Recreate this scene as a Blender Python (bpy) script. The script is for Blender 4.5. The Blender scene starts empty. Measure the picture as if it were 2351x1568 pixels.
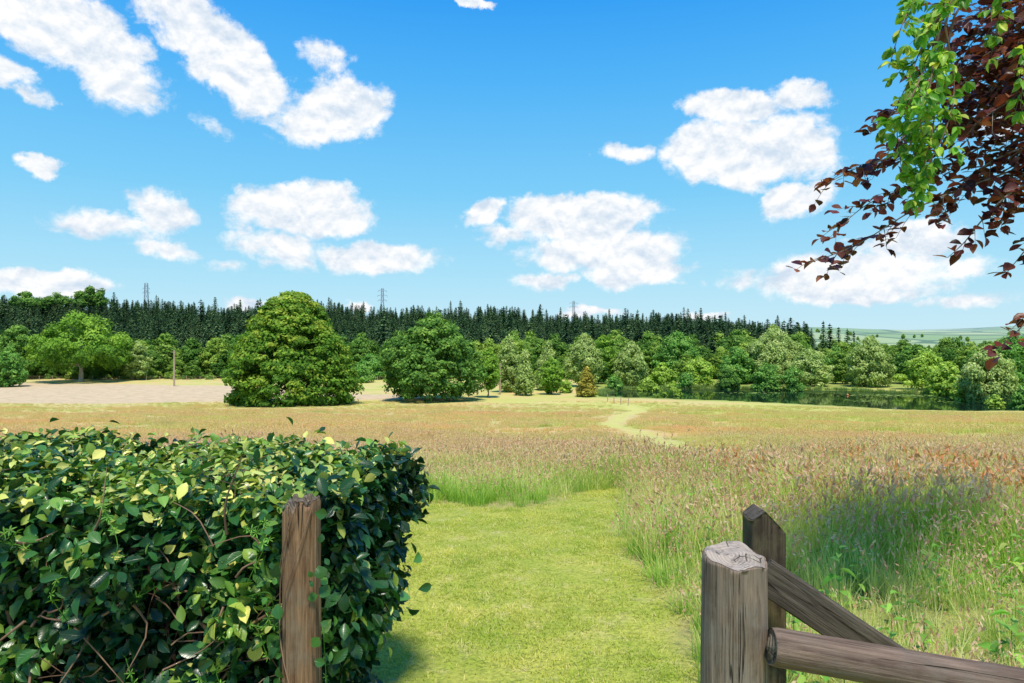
import bpy, math, numpy as np
from mathutils import Vector, Matrix
R0 = np.random.default_rng(7)
CAMH = 1.65
F = 1567.0; CX = 1175.5; CY = 784.0
scene = bpy.context.scene
scene.view_settings.view_transform = 'Standard'
scene.view_settings.look = 'None'
scene.view_settings.exposure = 0

# ------------------------------------------------------------------ mesh helpers
class MB:
    def __init__(s):
        s.v=[]; s.t=[]; s.f={}; s.n=0
    def add(s, v, f, mat=0, tint=None, smooth=True):
        v=np.asarray(v,float).reshape(-1,3)
        if tint is None: tint=np.zeros((len(v),4))
        s.v.append(v); s.t.append(np.asarray(tint,float).reshape(-1,4))
        if not isinstance(f,list): f=[f]
        for ff in f:
            ff=np.asarray(ff,int)
            s.f.setdefault(ff.shape[1],[]).append((ff+s.n,mat,smooth))
        s.n+=len(v)
    def mesh(s,name,mats):
        me=bpy.data.meshes.new(name)
        v=np.concatenate(s.v); me.vertices.add(len(v)); me.vertices.foreach_set('co',v.ravel())
        L=[];S=[];T=[];M=[];SM=[];st=0
        for k,lst in s.f.items():
            for ff,mat,sm in lst:
                L.append(ff.ravel()); n=len(ff)
                S.append(st+np.arange(n)*k); T.append(np.full(n,k)); M.append(np.full(n,mat)); SM.append(np.full(n,sm))
                st+=n*k
        L=np.concatenate(L);S=np.concatenate(S);T=np.concatenate(T)
        me.loops.add(len(L)); me.loops.foreach_set('vertex_index',L.astype(np.int32))
        me.polygons.add(len(S)); me.polygons.foreach_set('loop_start',S.astype(np.int32))
        me.polygons.foreach_set('loop_total',T.astype(np.int32))
        me.polygons.foreach_set('material_index',np.concatenate(M).astype(np.int32))
        me.polygons.foreach_set('use_smooth',np.concatenate(SM).astype(bool))
        a=me.attributes.new('tint','FLOAT_COLOR','POINT')
        a.data.foreach_set('color',np.concatenate(s.t).astype(np.float32).ravel())
        for m in mats: me.materials.append(m)
        me.update(calc_edges=True); me.validate()
        return me
    def obj(s,name,mats,loc=(0,0,0),parent=None):
        o=bpy.data.objects.new(name,s.mesh(name,mats)); o.location=loc
        scene.collection.objects.link(o)
        if parent: o.parent=parent
        return o

def norm(a): return a/np.maximum(np.linalg.norm(a,axis=-1,keepdims=True),1e-9)

def basis(n,t):
    n=norm(n); t=norm(t-n*np.sum(n*t,-1,keepdims=True)); b=np.cross(n,t)
    return b,t,n     # x across, y along, z normal

def diamonds(mb,c,n,size,rng,elong=1.5,mat=0,tr=None,tdir=None):
    N=len(c); t=rng.normal(size=(N,3)) if tdir is None else tdir
    b,t,n=basis(n,t); s=np.broadcast_to(np.asarray(size),(N,))[:,None]
    v=np.stack([c-t*s*elong*.5, c+b*s*.5-t*s*.1, c+t*s*elong*.5, c-b*s*.5-t*s*.1],1).reshape(-1,3)
    f=np.arange(N*4).reshape(N,4)
    tint=np.zeros((N,4)); tint[:,0]=tr if tr is not None else rng.random(N); tint[:,1]=rng.random(N)
    mb.add(v,f,mat,np.repeat(tint,4,0))

LX=np.array([0,.36,.5,.34,0]); LY=np.array([0,.28,.55,.82,1.05])
def leaf_template(fold=.18,curl=.12,wid=.62):
    v=[];tt=[]
    for i in range(5): v.append([0,LY[i],-curl*LY[i]**2]); tt.append((0,LY[i]))
    for sgn in(-1,1):
        for i in(1,2,3):
            v.append([sgn*LX[i]*wid,LY[i]+.03,fold*LX[i]-curl*LY[i]**2]); tt.append((1,LY[i]))
    q=[[1,2,6,5],[2,3,7,6],[1,8,9,2],[2,9,10,3]]
    t=[[0,1,5],[3,4,7],[0,8,1],[3,10,4]]
    return np.array(v),np.array(tt),np.array(q),np.array(t)
def leaves(mb,c,n,t,size,tr,rng,mat=0,wid=.62,curl=.12,fold=.18):
    V,TT,Q,T=leaf_template(fold,curl,wid); N=len(c)
    if N==0: return
    b,t,n=basis(n,t); s=np.broadcast_to(np.asarray(size),(N,))[:,None,None]
    cv=rng.uniform(.3,2.6,(N,1,1)); ws=rng.uniform(.75,1.2,(N,1,1))
    v=c[:,None,:]+s*(V[None,:,0:1]*b[:,None,:]*ws+V[None,:,1:2]*t[:,None,:]+V[None,:,2:3]*n[:,None,:]*cv)
    off=(np.arange(N)*len(V))[:,None,None]
    tint=np.zeros((N,len(V),4)); tint[:,:,0]=np.asarray(tr)[:,None]; tint[:,:,1]=rng.random(N)[:,None]
    tint[:,:,2]=TT[None,:,0]; tint[:,:,3]=TT[None,:,1]
    mb.add(v.reshape(-1,3),[(Q[None]+off).reshape(-1,4),(T[None]+off).reshape(-1,3)],mat,tint.reshape(-1,4))

def tube(mb,pts,rad,sides=7,mat=0,tr=0):
    pts=np.asarray(pts,float); n=len(pts); rad=np.broadcast_to(np.asarray(rad,float),(n,))
    d=norm(np.gradient(pts,axis=0)); ref=np.array([0.13,.27,.95]) if abs(d[:,2]).mean()<.8 else np.array([1,.1,0.])
    a=norm(np.cross(d,ref)); b=np.cross(d,a); th=np.linspace(0,2*np.pi,sides,endpoint=False)
    v=pts[:,None]+rad[:,None,None]*(np.cos(th)[None,:,None]*a[:,None]+np.sin(th)[None,:,None]*b[:,None])
    i=np.arange(n-1)[:,None]*sides; j=np.arange(sides)[None]; k=(j+1)%sides
    f=np.stack([i+j,i+k,i+sides+k,i+sides+j],-1).reshape(-1,4)
    tint=np.zeros((n*sides,4)); tint[:,0]=tr
    mb.add(v.reshape(-1,3),f,mat,tint)

def curve(pts,n):
    pts=np.asarray(pts,float); t=np.linspace(0,len(pts)-1,n); out=np.empty((n,3))
    for k,tt in enumerate(t):
        i=min(int(tt),len(pts)-2); u=tt-i
        p0=pts[max(i-1,0)];p1=pts[i];p2=pts[i+1];p3=pts[min(i+2,len(pts)-1)]
        out[k]=.5*((2*p1)+(-p0+p2)*u+(2*p0-5*p1+4*p2-p3)*u*u+(-p0+3*p1-3*p2+p3)*u**3)
    return out

# ------------------------------------------------------------------ terrain
def sstep(a,b,x):
    t=np.clip((x-a)/(b-a),0,1); return t*t*(3-2*t)
PY=np.array([-60,0,3.3,5.5,8,13,20,32,45,62,80,95,106,118,130,6000.])
PZ=np.array([.3,0,-.01,-.06,-.22,-.80,-1.75,-3.05,-4.27,-5.6,-6.9,-7.75,-8.15,-8.3,-8.3,-8.3])
def terrain0(x,y):
    x=np.asarray(x,float); y=np.asarray(y,float)
    z=np.interp(y,PY,PZ)
    s=x/np.maximum(y,1.)
    ridge=np.interp(s,[-.9,-.6,-.2,.1,.35,.45,.52,.66,.78,.95],[25,21.5,17,14.,10.,4,1.0,1.0,5,9])
    z=z+ridge*sstep(198,410,y)
    z=z+sstep(650,1600,y)*(30+6*np.sin(x*.0042+1.3)+3*np.sin(x*.011)+11*sstep(.36,.45,s))
    z=z+sstep(9,25,y)*(1-sstep(90,108,y))*(.10*np.sin(x*.35+y*.13)+.08*np.sin(y*.42+x*.11+1))
    return z
def gp(px,py):
    s=(px-CX)/F; r=(py-CY)/F
    y=np.exp(np.linspace(np.log(2.),np.log(900),6000)); z=np.interp(y,PY,PZ)
    ok=(CAMH-z)/y<=r
    yy=y[np.argmax(ok)] if ok.any() else 600
    return (s*yy,yy)
def seg_dist(x,y,poly,closed=True):
    d=np.full(x.shape,1e9); n=len(poly)
    for i in range(n if closed else n-1):
        ax,ay=poly[i]; bx,by=poly[(i+1)%n]; dx,dy=bx-ax,by-ay
        t=np.clip(((x-ax)*dx+(y-ay)*dy)/(dx*dx+dy*dy+1e-9),0,1)
        d=np.minimum(d,np.hypot(x-ax-t*dx,y-ay-t*dy))
    return d
def sdf(x,y,poly):
    d=seg_dist(x,y,poly); ins=np.zeros(x.shape,bool); n=len(poly)
    for i in range(n):
        ax,ay=poly[i]; bx,by=poly[(i+1)%n]
        c=((ay>y)!=(by>y)); 
        ins^= c & (x<(bx-ax)*(y-ay)/((by-ay) if abs(by-ay)>1e-9 else 1e-9)+ax)
    return np.where(ins,-d,d)
MOWN=[(-1.3,1.),(-1.2,2.2)]+[gp(*p) for p in [(840,1560),(860,1440),(885,1300),(900,1200),(905,1156),(1010,1160),(1090,1166),(1200,1164),(1290,1150),(1345,1134),(1400,1118),(1440,1120),(1425,1150),(1405,1200),(1440,1260),(1490,1330),(1530,1420),(1585,1500),(1625,1566)]]+[(1.0,2.2),(1.2,1.)]
PATH=[gp(*p) for p in [(1690,1066),(1625,1053),(1585,1040),(1530,1020),(1470,997),(1400,974),(1425,957),(1468,942),(1435,930),(1300,926),(1050,921)]]
FIELD=[gp(*p) for p in [(-900,926),(0,926),(200,927),(540,922),(960,916),(930,908),(700,901),(560,886),(0,878),(-900,876)]]
LAKE=[gp(*p) for p in [(1370,909),(1480,912),(1570,915),(1700,919),(1830,924),(2000,931),(2230,940),(2420,944),(2400,916),(2230,907),(2050,900),(1900,895),(1700,891),(1500,892),(1400,896)]]
def wob(x,y,k=1.): return (np.sin(x*3.1*k+y*1.7*k)+np.sin(y*4.3*k-x*2.2*k+1)+np.sin((x+y)*7.7*k+2)*.6)/2.6
def d_mown(x,y):
    return sdf(x,y,MOWN)+.10*wob(x,y)
def d_path(x,y): return seg_dist(x,y,PATH,False)-(.46+.004*y)+.16*wob(x,y,.5)
def d_lake(x,y): return sdf(x,y,LAKE)+.5*wob(x,y,.15)
def terrain(x,y):
    z=terrain0(x,y); x=np.asarray(x,float);y=np.asarray(y,float)
    if z.ndim==0:
        return float(terrain(np.array([float(x)]),np.array([float(y)]))[0])
    m=(y>88)&(y<190)&(x>5)
    if m.any():
        d=d_lake(x[m],y[m]); zz=z[m]; k=1-sstep(1.5,8,d); zz=zz*(1-k)+np.minimum(zz,-8.3)*k
        z[m]=zz-(.9*(1-sstep(-2.0,1.,d)))
    return z
WATERZ=-8.42

# ------------------------------------------------------------------ material helpers
def newmat(name):
    m=bpy.data.materials.new(name); m.use_nodes=True; nt=m.node_tree; nt.nodes.clear()
    out=nt.nodes.new('ShaderNodeOutputMaterial'); return m,nt,out
def N(nt,t,**k):
    n=nt.nodes.new(t)
    for a,b in k.items(): setattr(n,a,b)
    return n
def setin(nt,n,i,v):
    if v is None: return
    if hasattr(v,'is_output'): nt.links.new(v,n.inputs[i])
    else: n.inputs[i].default_value=v
def math_(nt,op,a,b=None,c=None,clamp=False):
    n=N(nt,'ShaderNodeMath',operation=op,use_clamp=clamp); setin(nt,n,0,a); setin(nt,n,1,b); setin(nt,n,2,c); return n.outputs[0]
def mix(nt,f,a,b,bt='MIX'):
    n=N(nt,'ShaderNodeMixRGB',blend_type=bt); setin(nt,n,0,f)
    for i,v in((1,a),(2,b)):
        if not hasattr(v,'is_output') and len(v)==3: v=(*v,1)
        setin(nt,n,i,v)
    return n.outputs[0]
def noise(nt,vec,scale,detail=4,rough=.55,dist=0):
    n=N(nt,'ShaderNodeTexNoise'); setin(nt,n,'Vector',vec); n.inputs['Scale'].default_value=scale
    n.inputs['Detail'].default_value=detail; n.inputs['Roughness'].default_value=rough; n.inputs['Distortion'].default_value=dist
    return n.outputs['Fac']
def mrange(nt,v,a,b,c=0.,d=1.,smooth=True):
    n=N(nt,'ShaderNodeMapRange',interpolation_type='SMOOTHSTEP' if smooth else 'LINEAR')
    setin(nt,n,0,v)
    for i,k in enumerate((a,b,c,d)): setin(nt,n,i+1,k)
    return n.outputs[0]
def mapping(nt,vec,scale=(1,1,1),loc=(0,0,0),rot=(0,0,0),vt='POINT'):
    n=N(nt,'ShaderNodeMapping',vector_type=vt); nt.links.new(vec,n.inputs[0])
    n.inputs['Location'].default_value=loc; n.inputs['Rotation'].default_value=rot; n.inputs['Scale'].default_value=scale
    return n.outputs[0]
def sep(nt,v):
    n=N(nt,'ShaderNodeSeparateXYZ'); nt.links.new(v,n.inputs[0]); return n.outputs
def attr(nt,name):
    n=N(nt,'ShaderNodeAttribute',attribute_name=name); s=N(nt,'ShaderNodeSeparateColor'); nt.links.new(n.outputs['Color'],s.inputs[0])
    return s.outputs[0],s.outputs[1],s.outputs[2],n.outputs['Alpha']

def leaf_shader(nt,out,col,transl=.3,rough=.5,spec=.3,bump=None):
    p=N(nt,'ShaderNodeBsdfPrincipled'); setin(nt,p,'Base Color',col); p.inputs['Roughness'].default_value=rough
    p.inputs['Specular IOR Level'].default_value=spec
    if bump is not None: nt.links.new(bump,p.inputs['Normal'])
    t=N(nt,'ShaderNodeBsdfTranslucent')
    c2=mix(nt,1.0,col,(1.25,1.3,.6),'MULTIPLY'); nt.links.new(c2,t.inputs[0])
    m=N(nt,'ShaderNodeMixShader'); m.inputs[0].default_value=transl
    nt.links.new(p.outputs[0],m.inputs[1]); nt.links.new(t.outputs[0],m.inputs[2]); nt.links.new(m.outputs[0],out.inputs[0])
def far_leaf(name,dark,mid,light,transl=.25,objvar=False):
    m,nt,out=newmat(name); r,g,b,a=attr(nt,'tint')
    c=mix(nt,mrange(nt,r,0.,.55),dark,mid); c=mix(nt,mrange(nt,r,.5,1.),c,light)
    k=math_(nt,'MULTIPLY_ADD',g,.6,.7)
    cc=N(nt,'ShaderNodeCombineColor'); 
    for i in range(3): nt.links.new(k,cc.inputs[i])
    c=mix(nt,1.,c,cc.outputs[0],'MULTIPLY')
    if objvar:
        oi=N(nt,'ShaderNodeObjectInfo'); h=N(nt,'ShaderNodeHueSaturation'); nt.links.new(c,h.inputs['Color'])
        nt.links.new(math_(nt,'MULTIPLY_ADD',oi.outputs['Random'],-.06,.525),h.inputs['Hue'])
        nt.links.new(math_(nt,'MULTIPLY_ADD',oi.outputs['Random'],.85,.62),h.inputs['Value'])
        h.inputs['Saturation'].default_value=1.; c=h.outputs[0]
    leaf_shader(nt,out,c,transl,.75,.15); return m

# meadow colour by world position
def meadow_col(nt):
    g=N(nt,'ShaderNodeNewGeometry'); P=g.outputs['Position']
    x,y,z=sep(nt,P)
    flat=mapping(nt,P,(1,1,0))
    n1=noise(nt,flat,.055,4,.6); n2=noise(nt,flat,.16,4,.6); n3=noise(nt,flat,.9,3,.6); n4=noise(nt,mapping(nt,P,(.55,1,0),(31,7,0)),.09,5,.65)
    c=mix(nt,mrange(nt,n3,.3,.7),(.74,.52,.26),(.66,.57,.22))
    side=mrange(nt,math_(nt,'DIVIDE',x,math_(nt,'MAXIMUM',y,1.)),-.15,.55,-.05,.14,False)
    yg=mrange(nt,math_(nt,'ADD',n1,side),.46,.60); c=mix(nt,math_(nt,'MULTIPLY',yg,.8),c,(.60,.60,.15))
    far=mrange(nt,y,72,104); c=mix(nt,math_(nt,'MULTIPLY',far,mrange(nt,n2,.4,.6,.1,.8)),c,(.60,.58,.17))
    o=mrange(nt,n4,.51,.63); c=mix(nt,math_(nt,'MULTIPLY',o,.55),c,(.86,.45,.21))
    gr=mrange(nt,n2,.54,.68); c=mix(nt,math_(nt,'MULTIPLY',gr,.5),c,(.36,.46,.10))
    return c,x,y,flat
def ground_mat():
    m,nt,out=newmat('ground_material')
    c,x,y,flat=meadow_col(nt)
    r,g,b,a=attr(nt,'zone'); r2,g2,b2,a2=attr(nt,'zone2')
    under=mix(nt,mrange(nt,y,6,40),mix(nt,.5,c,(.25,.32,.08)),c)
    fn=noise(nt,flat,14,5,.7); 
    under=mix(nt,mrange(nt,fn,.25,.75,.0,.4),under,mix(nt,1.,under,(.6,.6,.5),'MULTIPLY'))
    mn=noise(nt,flat,2.2,6,.7); mn2=noise(nt,flat,30,3,.7)
    mown=mix(nt,mrange(nt,mn,.3,.7),(.38,.46,.06),(.60,.58,.12)); mown=mix(nt,mrange(nt,noise(nt,flat,5,5,.7),.52,.7,0,.7),mown,(.74,.62,.27))
    mown=mix(nt,mrange(nt,mn2,.35,.7,.0,.6),mown,(.17,.21,.04))
    c=mix(nt,r,under,mown)
    pth=mix(nt,mrange(nt,noise(nt,flat,1.2,4),.3,.7),(.70,.60,.22),(.52,.54,.13)); c=mix(nt,math_(nt,'MULTIPLY',b,.8),c,pth)
    fl=mix(nt,mrange(nt,noise(nt,flat,.5,6,.75),.35,.65),(.74,.54,.34),(.54,.40,.25))
    fl=mix(nt,mrange(nt,noise(nt,mapping(nt,flat,(.12,1,1)),1.5,4,.7),.35,.75,0,.6),fl,(.52,.45,.24)); c=mix(nt,g,c,fl)
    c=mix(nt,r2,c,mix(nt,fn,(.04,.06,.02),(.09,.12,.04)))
    pv=N(nt,'ShaderNodeTexVoronoi'); nt.links.new(flat,pv.inputs['Vector']); pv.inputs['Scale'].default_value=.006
    pc=N(nt,'ShaderNodeSeparateColor'); nt.links.new(pv.outputs['Color'],pc.inputs[0])
    pas=mix(nt,pc.outputs[0],(.20,.32,.11),(.42,.47,.22)); ve=N(nt,'ShaderNodeTexVoronoi',feature='DISTANCE_TO_EDGE'); nt.links.new(flat,ve.inputs['Vector']); ve.inputs['Scale'].default_value=.006
    pas=mix(nt,mrange(nt,ve.outputs['Distance'],.03,.07,1,0),pas,(.10,.17,.08)); pas=mix(nt,mrange(nt,y,700,2400,0.1,.55),pas,(.36,.48,.52)); c=mix(nt,g2,c,pas)  # bluish distance haze blended into the pasture colour, stronger with y
    c=mix(nt,b2,c,mix(nt,fn,(.18,.27,.05),(.36,.42,.09)))
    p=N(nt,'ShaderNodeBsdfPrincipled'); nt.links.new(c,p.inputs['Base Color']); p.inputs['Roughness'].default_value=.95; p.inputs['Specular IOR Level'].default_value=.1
    bp=N(nt,'ShaderNodeBump'); bp.inputs['Strength'].default_value=.8; bp.inputs['Distance'].default_value=.04; nt.links.new(math_(nt,'ADD',fn,mn2),bp.inputs['Height']); nt.links.new(bp.outputs[0],p.inputs['Normal'])
    nt.links.new(p.outputs[0],out.inputs[0]); return m
def grass_mat(name,kind):
    m,nt,out=newmat(name); r,g,b,a=attr(nt,'tint'); c,x,y,flat=meadow_col(nt)
    if kind=='long':
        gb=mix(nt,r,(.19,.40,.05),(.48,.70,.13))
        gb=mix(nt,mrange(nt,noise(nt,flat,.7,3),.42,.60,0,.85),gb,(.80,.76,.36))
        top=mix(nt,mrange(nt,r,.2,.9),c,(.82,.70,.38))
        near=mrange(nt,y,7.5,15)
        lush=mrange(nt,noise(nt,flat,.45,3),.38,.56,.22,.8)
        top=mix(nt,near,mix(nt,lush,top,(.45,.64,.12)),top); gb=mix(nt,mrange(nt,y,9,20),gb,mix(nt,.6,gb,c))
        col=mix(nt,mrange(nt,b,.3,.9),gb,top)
    elif kind=='seed':
        near=mrange(nt,y,10,40)
        col=mix(nt,near,mix(nt,r,(.62,.28,.20),(.84,.64,.42)),mix(nt,.5,c,(.82,.50,.32)))
    elif kind=='mown':
        mn=noise(nt,flat,2.2,6,.7)
        col=mix(nt,mrange(nt,mn,.3,.7),(.38,.50,.06),(.64,.64,.12)); col=mix(nt,mrange(nt,r,.55,1.),col,(.88,.74,.34))
        col=mix(nt,mrange(nt,b,0,.8),mix(nt,1.,col,(.65,.7,.55),'MULTIPLY'),col)
    elif kind=='dock': col=mix(nt,r,(.58,.19,.08),(.80,.38,.16))
    elif kind=='reed': col=mix(nt,mrange(nt,b,.2,1),mix(nt,r,(.14,.26,.04),(.28,.42,.08)),(.42,.5,.16))
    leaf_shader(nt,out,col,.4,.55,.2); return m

# ------------------------------------------------------------------ world
def build_world(sun_el,sun_az):
    w=bpy.data.worlds.new("World"); scene.world=w; w.use_nodes=True; nt=w.node_tree; nt.nodes.clear()
    out=N(nt,'ShaderNodeOutputWorld'); bg=N(nt,'ShaderNodeBackground'); bg.inputs[1].default_value=.1
    sky=N(nt,'ShaderNodeTexSky',sky_type='NISHITA'); sky.sun_disc=False; sky.sun_elevation=sun_el; sky.sun_rotation=sun_az
    sky.air_density=1.0; sky.dust_density=.6; sky.ozone_density=2.0
    tc=N(nt,'ShaderNodeTexCoord'); x,y,z=sep(nt,tc.outputs['Generated'])
    az=math_(nt,'ARCTAN2',x,y); el=math_(nt,'ARCSINE',z)
    cr=N(nt,'ShaderNodeValToRGB'); e=cr.color_ramp; nt.links.new(math_(nt,'DIVIDE',el,math.radians(60)),cr.inputs[0])
    stops=[(0,(.62,.87,.98)),(.09,(.42,.79,.99)),(.2,(.21,.65,1.0)),(.34,(.085,.49,1.0)),(.46,(.022,.355,.97)),(1,(.02,.25,.85))]
    while len(e.elements)<len(stops): e.elements.new(.5)
    for i,(p,c) in enumerate(stops): e.elements[i].position=p; e.elements[i].color=(*c,1)
    ramp=mix(nt,1.,cr.outputs[0],(10,10,10),'MULTIPLY')
    base=mix(nt,.9,sky.outputs[0],ramp)
    cv=N(nt,'ShaderNodeCombineXYZ'); nt.links.new(az,cv.inputs[0]); nt.links.new(el,cv.inputs[1]); V=cv.outputs[0]
    wn=N(nt,'ShaderNodeTexNoise'); nt.links.new(V,wn.inputs['Vector']); wn.inputs['Scale'].default_value=13; wn.inputs['Detail'].default_value=8; wn.inputs['Roughness'].default_value=.64
    vs=N(nt,'ShaderNodeVectorMath',operation='SUBTRACT'); nt.links.new(wn.outputs['Color'],vs.inputs[0]); vs.inputs[1].default_value=(.5,.5,.5)
    vm=N(nt,'ShaderNodeVectorMath',operation='MULTIPLY_ADD'); nt.links.new(vs.outputs[0],vm.inputs[0]); vm.inputs[1].default_value=(.09,.055,0); nt.links.new(V,vm.inputs[2])
    W=vm.outputs[0]
    C=[(200,100,205,90,-30,1.3),(80,25,150,75,-20,1.3),(510,120,200,82,-36,1.25),(400,30,120,60,-30,1.1),(600,195,80,50,-20,.85),(745,135,60,36,-20,.6),(775,255,122,68,14,1.3),(612,245,50,26,0,.6),(340,225,45,20,0,.6),(10,155,65,42,0,.8),(70,212,40,22,0,.5),(85,375,50,25,-5,.85),
     (695,478,160,56,0,1.3),(770,505,90,34,0,1),(640,570,95,42,-15,.75),(880,595,120,38,0,1.1),(790,590,80,26,-10,.8),(370,492,85,48,-12,.9),(250,525,150,34,-4,.6),(385,577,75,18,0,.5),(520,605,60,18,0,.4),
     (1320,495,170,54,0,1.3),(1230,480,60,34,0,1),(1115,490,52,28,24,1),(1390,578,180,48,0,1.2),(1455,628,130,34,0,1.),(1245,648,75,22,0,.65),(1160,540,80,22,0,.5),
     (1690,245,110,42,-8,1.2),(1725,350,185,80,-6,1.35),(1590,340,80,50,0,.9),(1840,222,70,34,-10,.9),(1440,345,60,22,0,.7),(1835,455,100,34,14,1.05),
     (2090,548,130,38,0,1.),(1950,630,270,50,2,.95),(1960,668,170,28,0,.9),(2200,610,60,30,0,.7),(110,655,160,28,0,1.05),(570,696,50,14,0,.8),(1345,718,75,11,0,.8),(1075,0,50,12,0,.8),(815,694,28,10,0,.6),(2220,690,110,16,0,.4),(1620,722,60,10,0,.6),
     (490,285,50,20,-20,.35),(2330,270,120,50,0,.6)]
    dens=None
    for px,py,rx,ry,rot,wt in C:
        a=math.atan((px-CX)/F); e_=math.atan((CY-py)/F*math.cos(a))
        rxa=rx*1.22/F*math.cos(a)**2; rye=ry*1.25/F*math.cos(a)*math.cos(e_)**2
        mp=mapping(nt,W,(rxa,rye,1),(a,e_,0),(0,0,math.radians(rot)),'TEXTURE')
        ln=N(nt,'ShaderNodeVectorMath',operation='LENGTH'); nt.links.new(mp,ln.inputs[0])
        v=math_(nt,'MULTIPLY_ADD',ln.outputs['Value'],-wt,wt)
        dens=v if dens is None else math_(nt,'MAXIMUM',dens,v)
    nv=mapping(nt,V,(1,1.35,1))
    n1=noise(nt,nv,22,12,.64,.25); 
    nl=noise(nt,mapping(nt,V,(1,1.3,1),(.0,-.014,0)),19,8,.6,.2); nl0=noise(nt,mapping(nt,V,(1,1.3,1)),19,8,.6,.2)
    dd=math_(nt,'ADD',dens,math_(nt,'MULTIPLY_ADD',n1,1.15,-.60))
    al=mrange(nt,dd,-.02,.40)
    sh=math_(nt,'MULTIPLY_ADD',math_(nt,'SUBTRACT',nl,nl0),4.5,.70,clamp=True)
    cc=mix(nt,sh,(6.5,7.6,8.9),(10.3,10.3,10.3)); 
    final=mix(nt,math_(nt,'MULTIPLY',al,.98),base,cc)
    nt.links.new(final,bg.inputs[0]); nt.links.new(bg.outputs[0],out.inputs[0])

SUN_EL=math.radians(66); sun_dir=Vector((.16,-.95,0)).normalized()*math.cos(SUN_EL)+Vector((0,0,math.sin(SUN_EL)))
build_world(SUN_EL,math.atan2(sun_dir.x,sun_dir.y))
sl=bpy.data.lights.new('sun','SUN'); sl.energy=4.6; sl.angle=math.radians(8); sl.color=(1,.93,.80)
so=bpy.data.objects.new('sun',sl); scene.collection.objects.link(so); so.rotation_euler=(-sun_dir).to_track_quat('-Z','Y').to_euler(); so.location=(0,0,60)

# ------------------------------------------------------------------ ground sheet
def build_ground():
    xs=3*np.sinh(np.linspace(-8,8,560)); ys=2.5*np.sinh(np.linspace(-1.9,8.35,720))
    X,Y=np.meshgrid(xs,ys); x=X.ravel(); y=Y.ravel(); z=terrain(x,y)
    nx,ny=len(xs),len(ys)
    i=np.arange(ny-1)[:,None]*nx; j=np.arange(nx-1)[None]
    f=np.stack([i+j,i+j+1,i+j+1+nx,i+j+nx],-1).reshape(-1,4)
    mb=MB(); mb.add(np.stack([x,y,z],1),f)
    o=mb.obj('meadow_ground',[ground_mat()]); me=o.data
    zo=np.zeros((len(x),4)); z2=np.zeros((len(x),4))
    near=(y<30)&(abs(x)<30); zo[near,0]=1-sstep(-.08,.08,d_mown(x[near],y[near]))
    zo[:,2]=(1-sstep(-.3,.35,d_path(x,y)))*(y>7)
    mf=(y>60)&(y<260); zo[mf,1]=1-sstep(-.8,.8,sdf(x[mf],y[mf],FIELD)+.7*wob(x[mf],y[mf],.12))
    s=x/np.maximum(y,1)
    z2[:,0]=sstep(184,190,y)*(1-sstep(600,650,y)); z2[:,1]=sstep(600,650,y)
    ml=(y>90)&(y<200)&(x>0); z2[ml,2]=(1-sstep(1,5,d_lake(x[ml],y[ml])))*.7
    z2[:,2]=np.maximum(z2[:,2],sstep(140,150,y)*(s>.1)*(1-sstep(184,190,y))*.8)
    for n,d in(('zone',zo),('zone2',z2)):
        a=me.attributes.new(n,'FLOAT_COLOR','POINT'); a.data.foreach_set('color',d.astype(np.float32).ravel())
build_ground()

# ------------------------------------------------------------------ instancing
def instancer(name,pts,rotz,scl,idx,sources,tilt=None):
    col=bpy.data.collections.new(name+'_parts')
    for k,me in enumerate(sources):
        col.objects.link(bpy.data.objects.new('%s_%02d'%(name,k),me))
    n=len(pts); me=bpy.data.meshes.new(name); me.vertices.add(n); me.vertices.foreach_set('co',np.asarray(pts,np.float32).ravel())
    r=np.zeros((n,3),np.float32); r[:,2]=rotz
    if tilt is not None: r[:,0]=tilt
    a=me.attributes.new('rot','FLOAT_VECTOR','POINT'); a.data.foreach_set('vector',r.ravel())
    scl=np.asarray(scl,np.float32); scl=np.repeat(scl[:,None],3,1) if scl.ndim==1 else scl
    a=me.attributes.new('scl','FLOAT_VECTOR','POINT'); a.data.foreach_set('vector',scl.ravel())
    a=me.attributes.new('idx','INT','POINT'); a.data.foreach_set('value',np.asarray(idx,np.int32))
    me.update(); o=bpy.data.objects.new(name,me); scene.collection.objects.link(o)
    ng=bpy.data.node_groups.new(name,'GeometryNodeTree')
    ng.interface.new_socket('Geometry',in_out='INPUT',socket_type='NodeSocketGeometry')
    ng.interface.new_socket('Geometry',in_out='OUTPUT',socket_type='NodeSocketGeometry')
    gi=ng.nodes.new('NodeGroupInput'); go=ng.nodes.new('NodeGroupOutput'); iop=ng.nodes.new('GeometryNodeInstanceOnPoints')
    ci=ng.nodes.new('GeometryNodeCollectionInfo'); ci.inputs['Collection'].default_value=col
    ci.inputs['Separate Children'].default_value=True; ci.inputs['Reset Children'].default_value=True
    def na(nm,dt):
        k=ng.nodes.new('GeometryNodeInputNamedAttribute'); k.data_type=dt; k.inputs['Name'].default_value=nm
        return [s for s in k.outputs if s.enabled][0]
    er=ng.nodes.new('FunctionNodeEulerToRotation'); L=ng.links
    L.new(gi.outputs[0],iop.inputs['Points']); L.new(ci.outputs[0],iop.inputs['Instance']); iop.inputs['Pick Instance'].default_value=True
    L.new(na('idx','INT'),iop.inputs['Instance Index']); L.new(na('rot','FLOAT_VECTOR'),er.inputs[0]); L.new(er.outputs[0],iop.inputs['Rotation'])
    L.new(na('scl','FLOAT_VECTOR'),iop.inputs['Scale']); L.new(iop.outputs[0],go.inputs[0])
    md=o.modifiers.new('scatter','NODES'); md.node_group=ng
    return o

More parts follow.
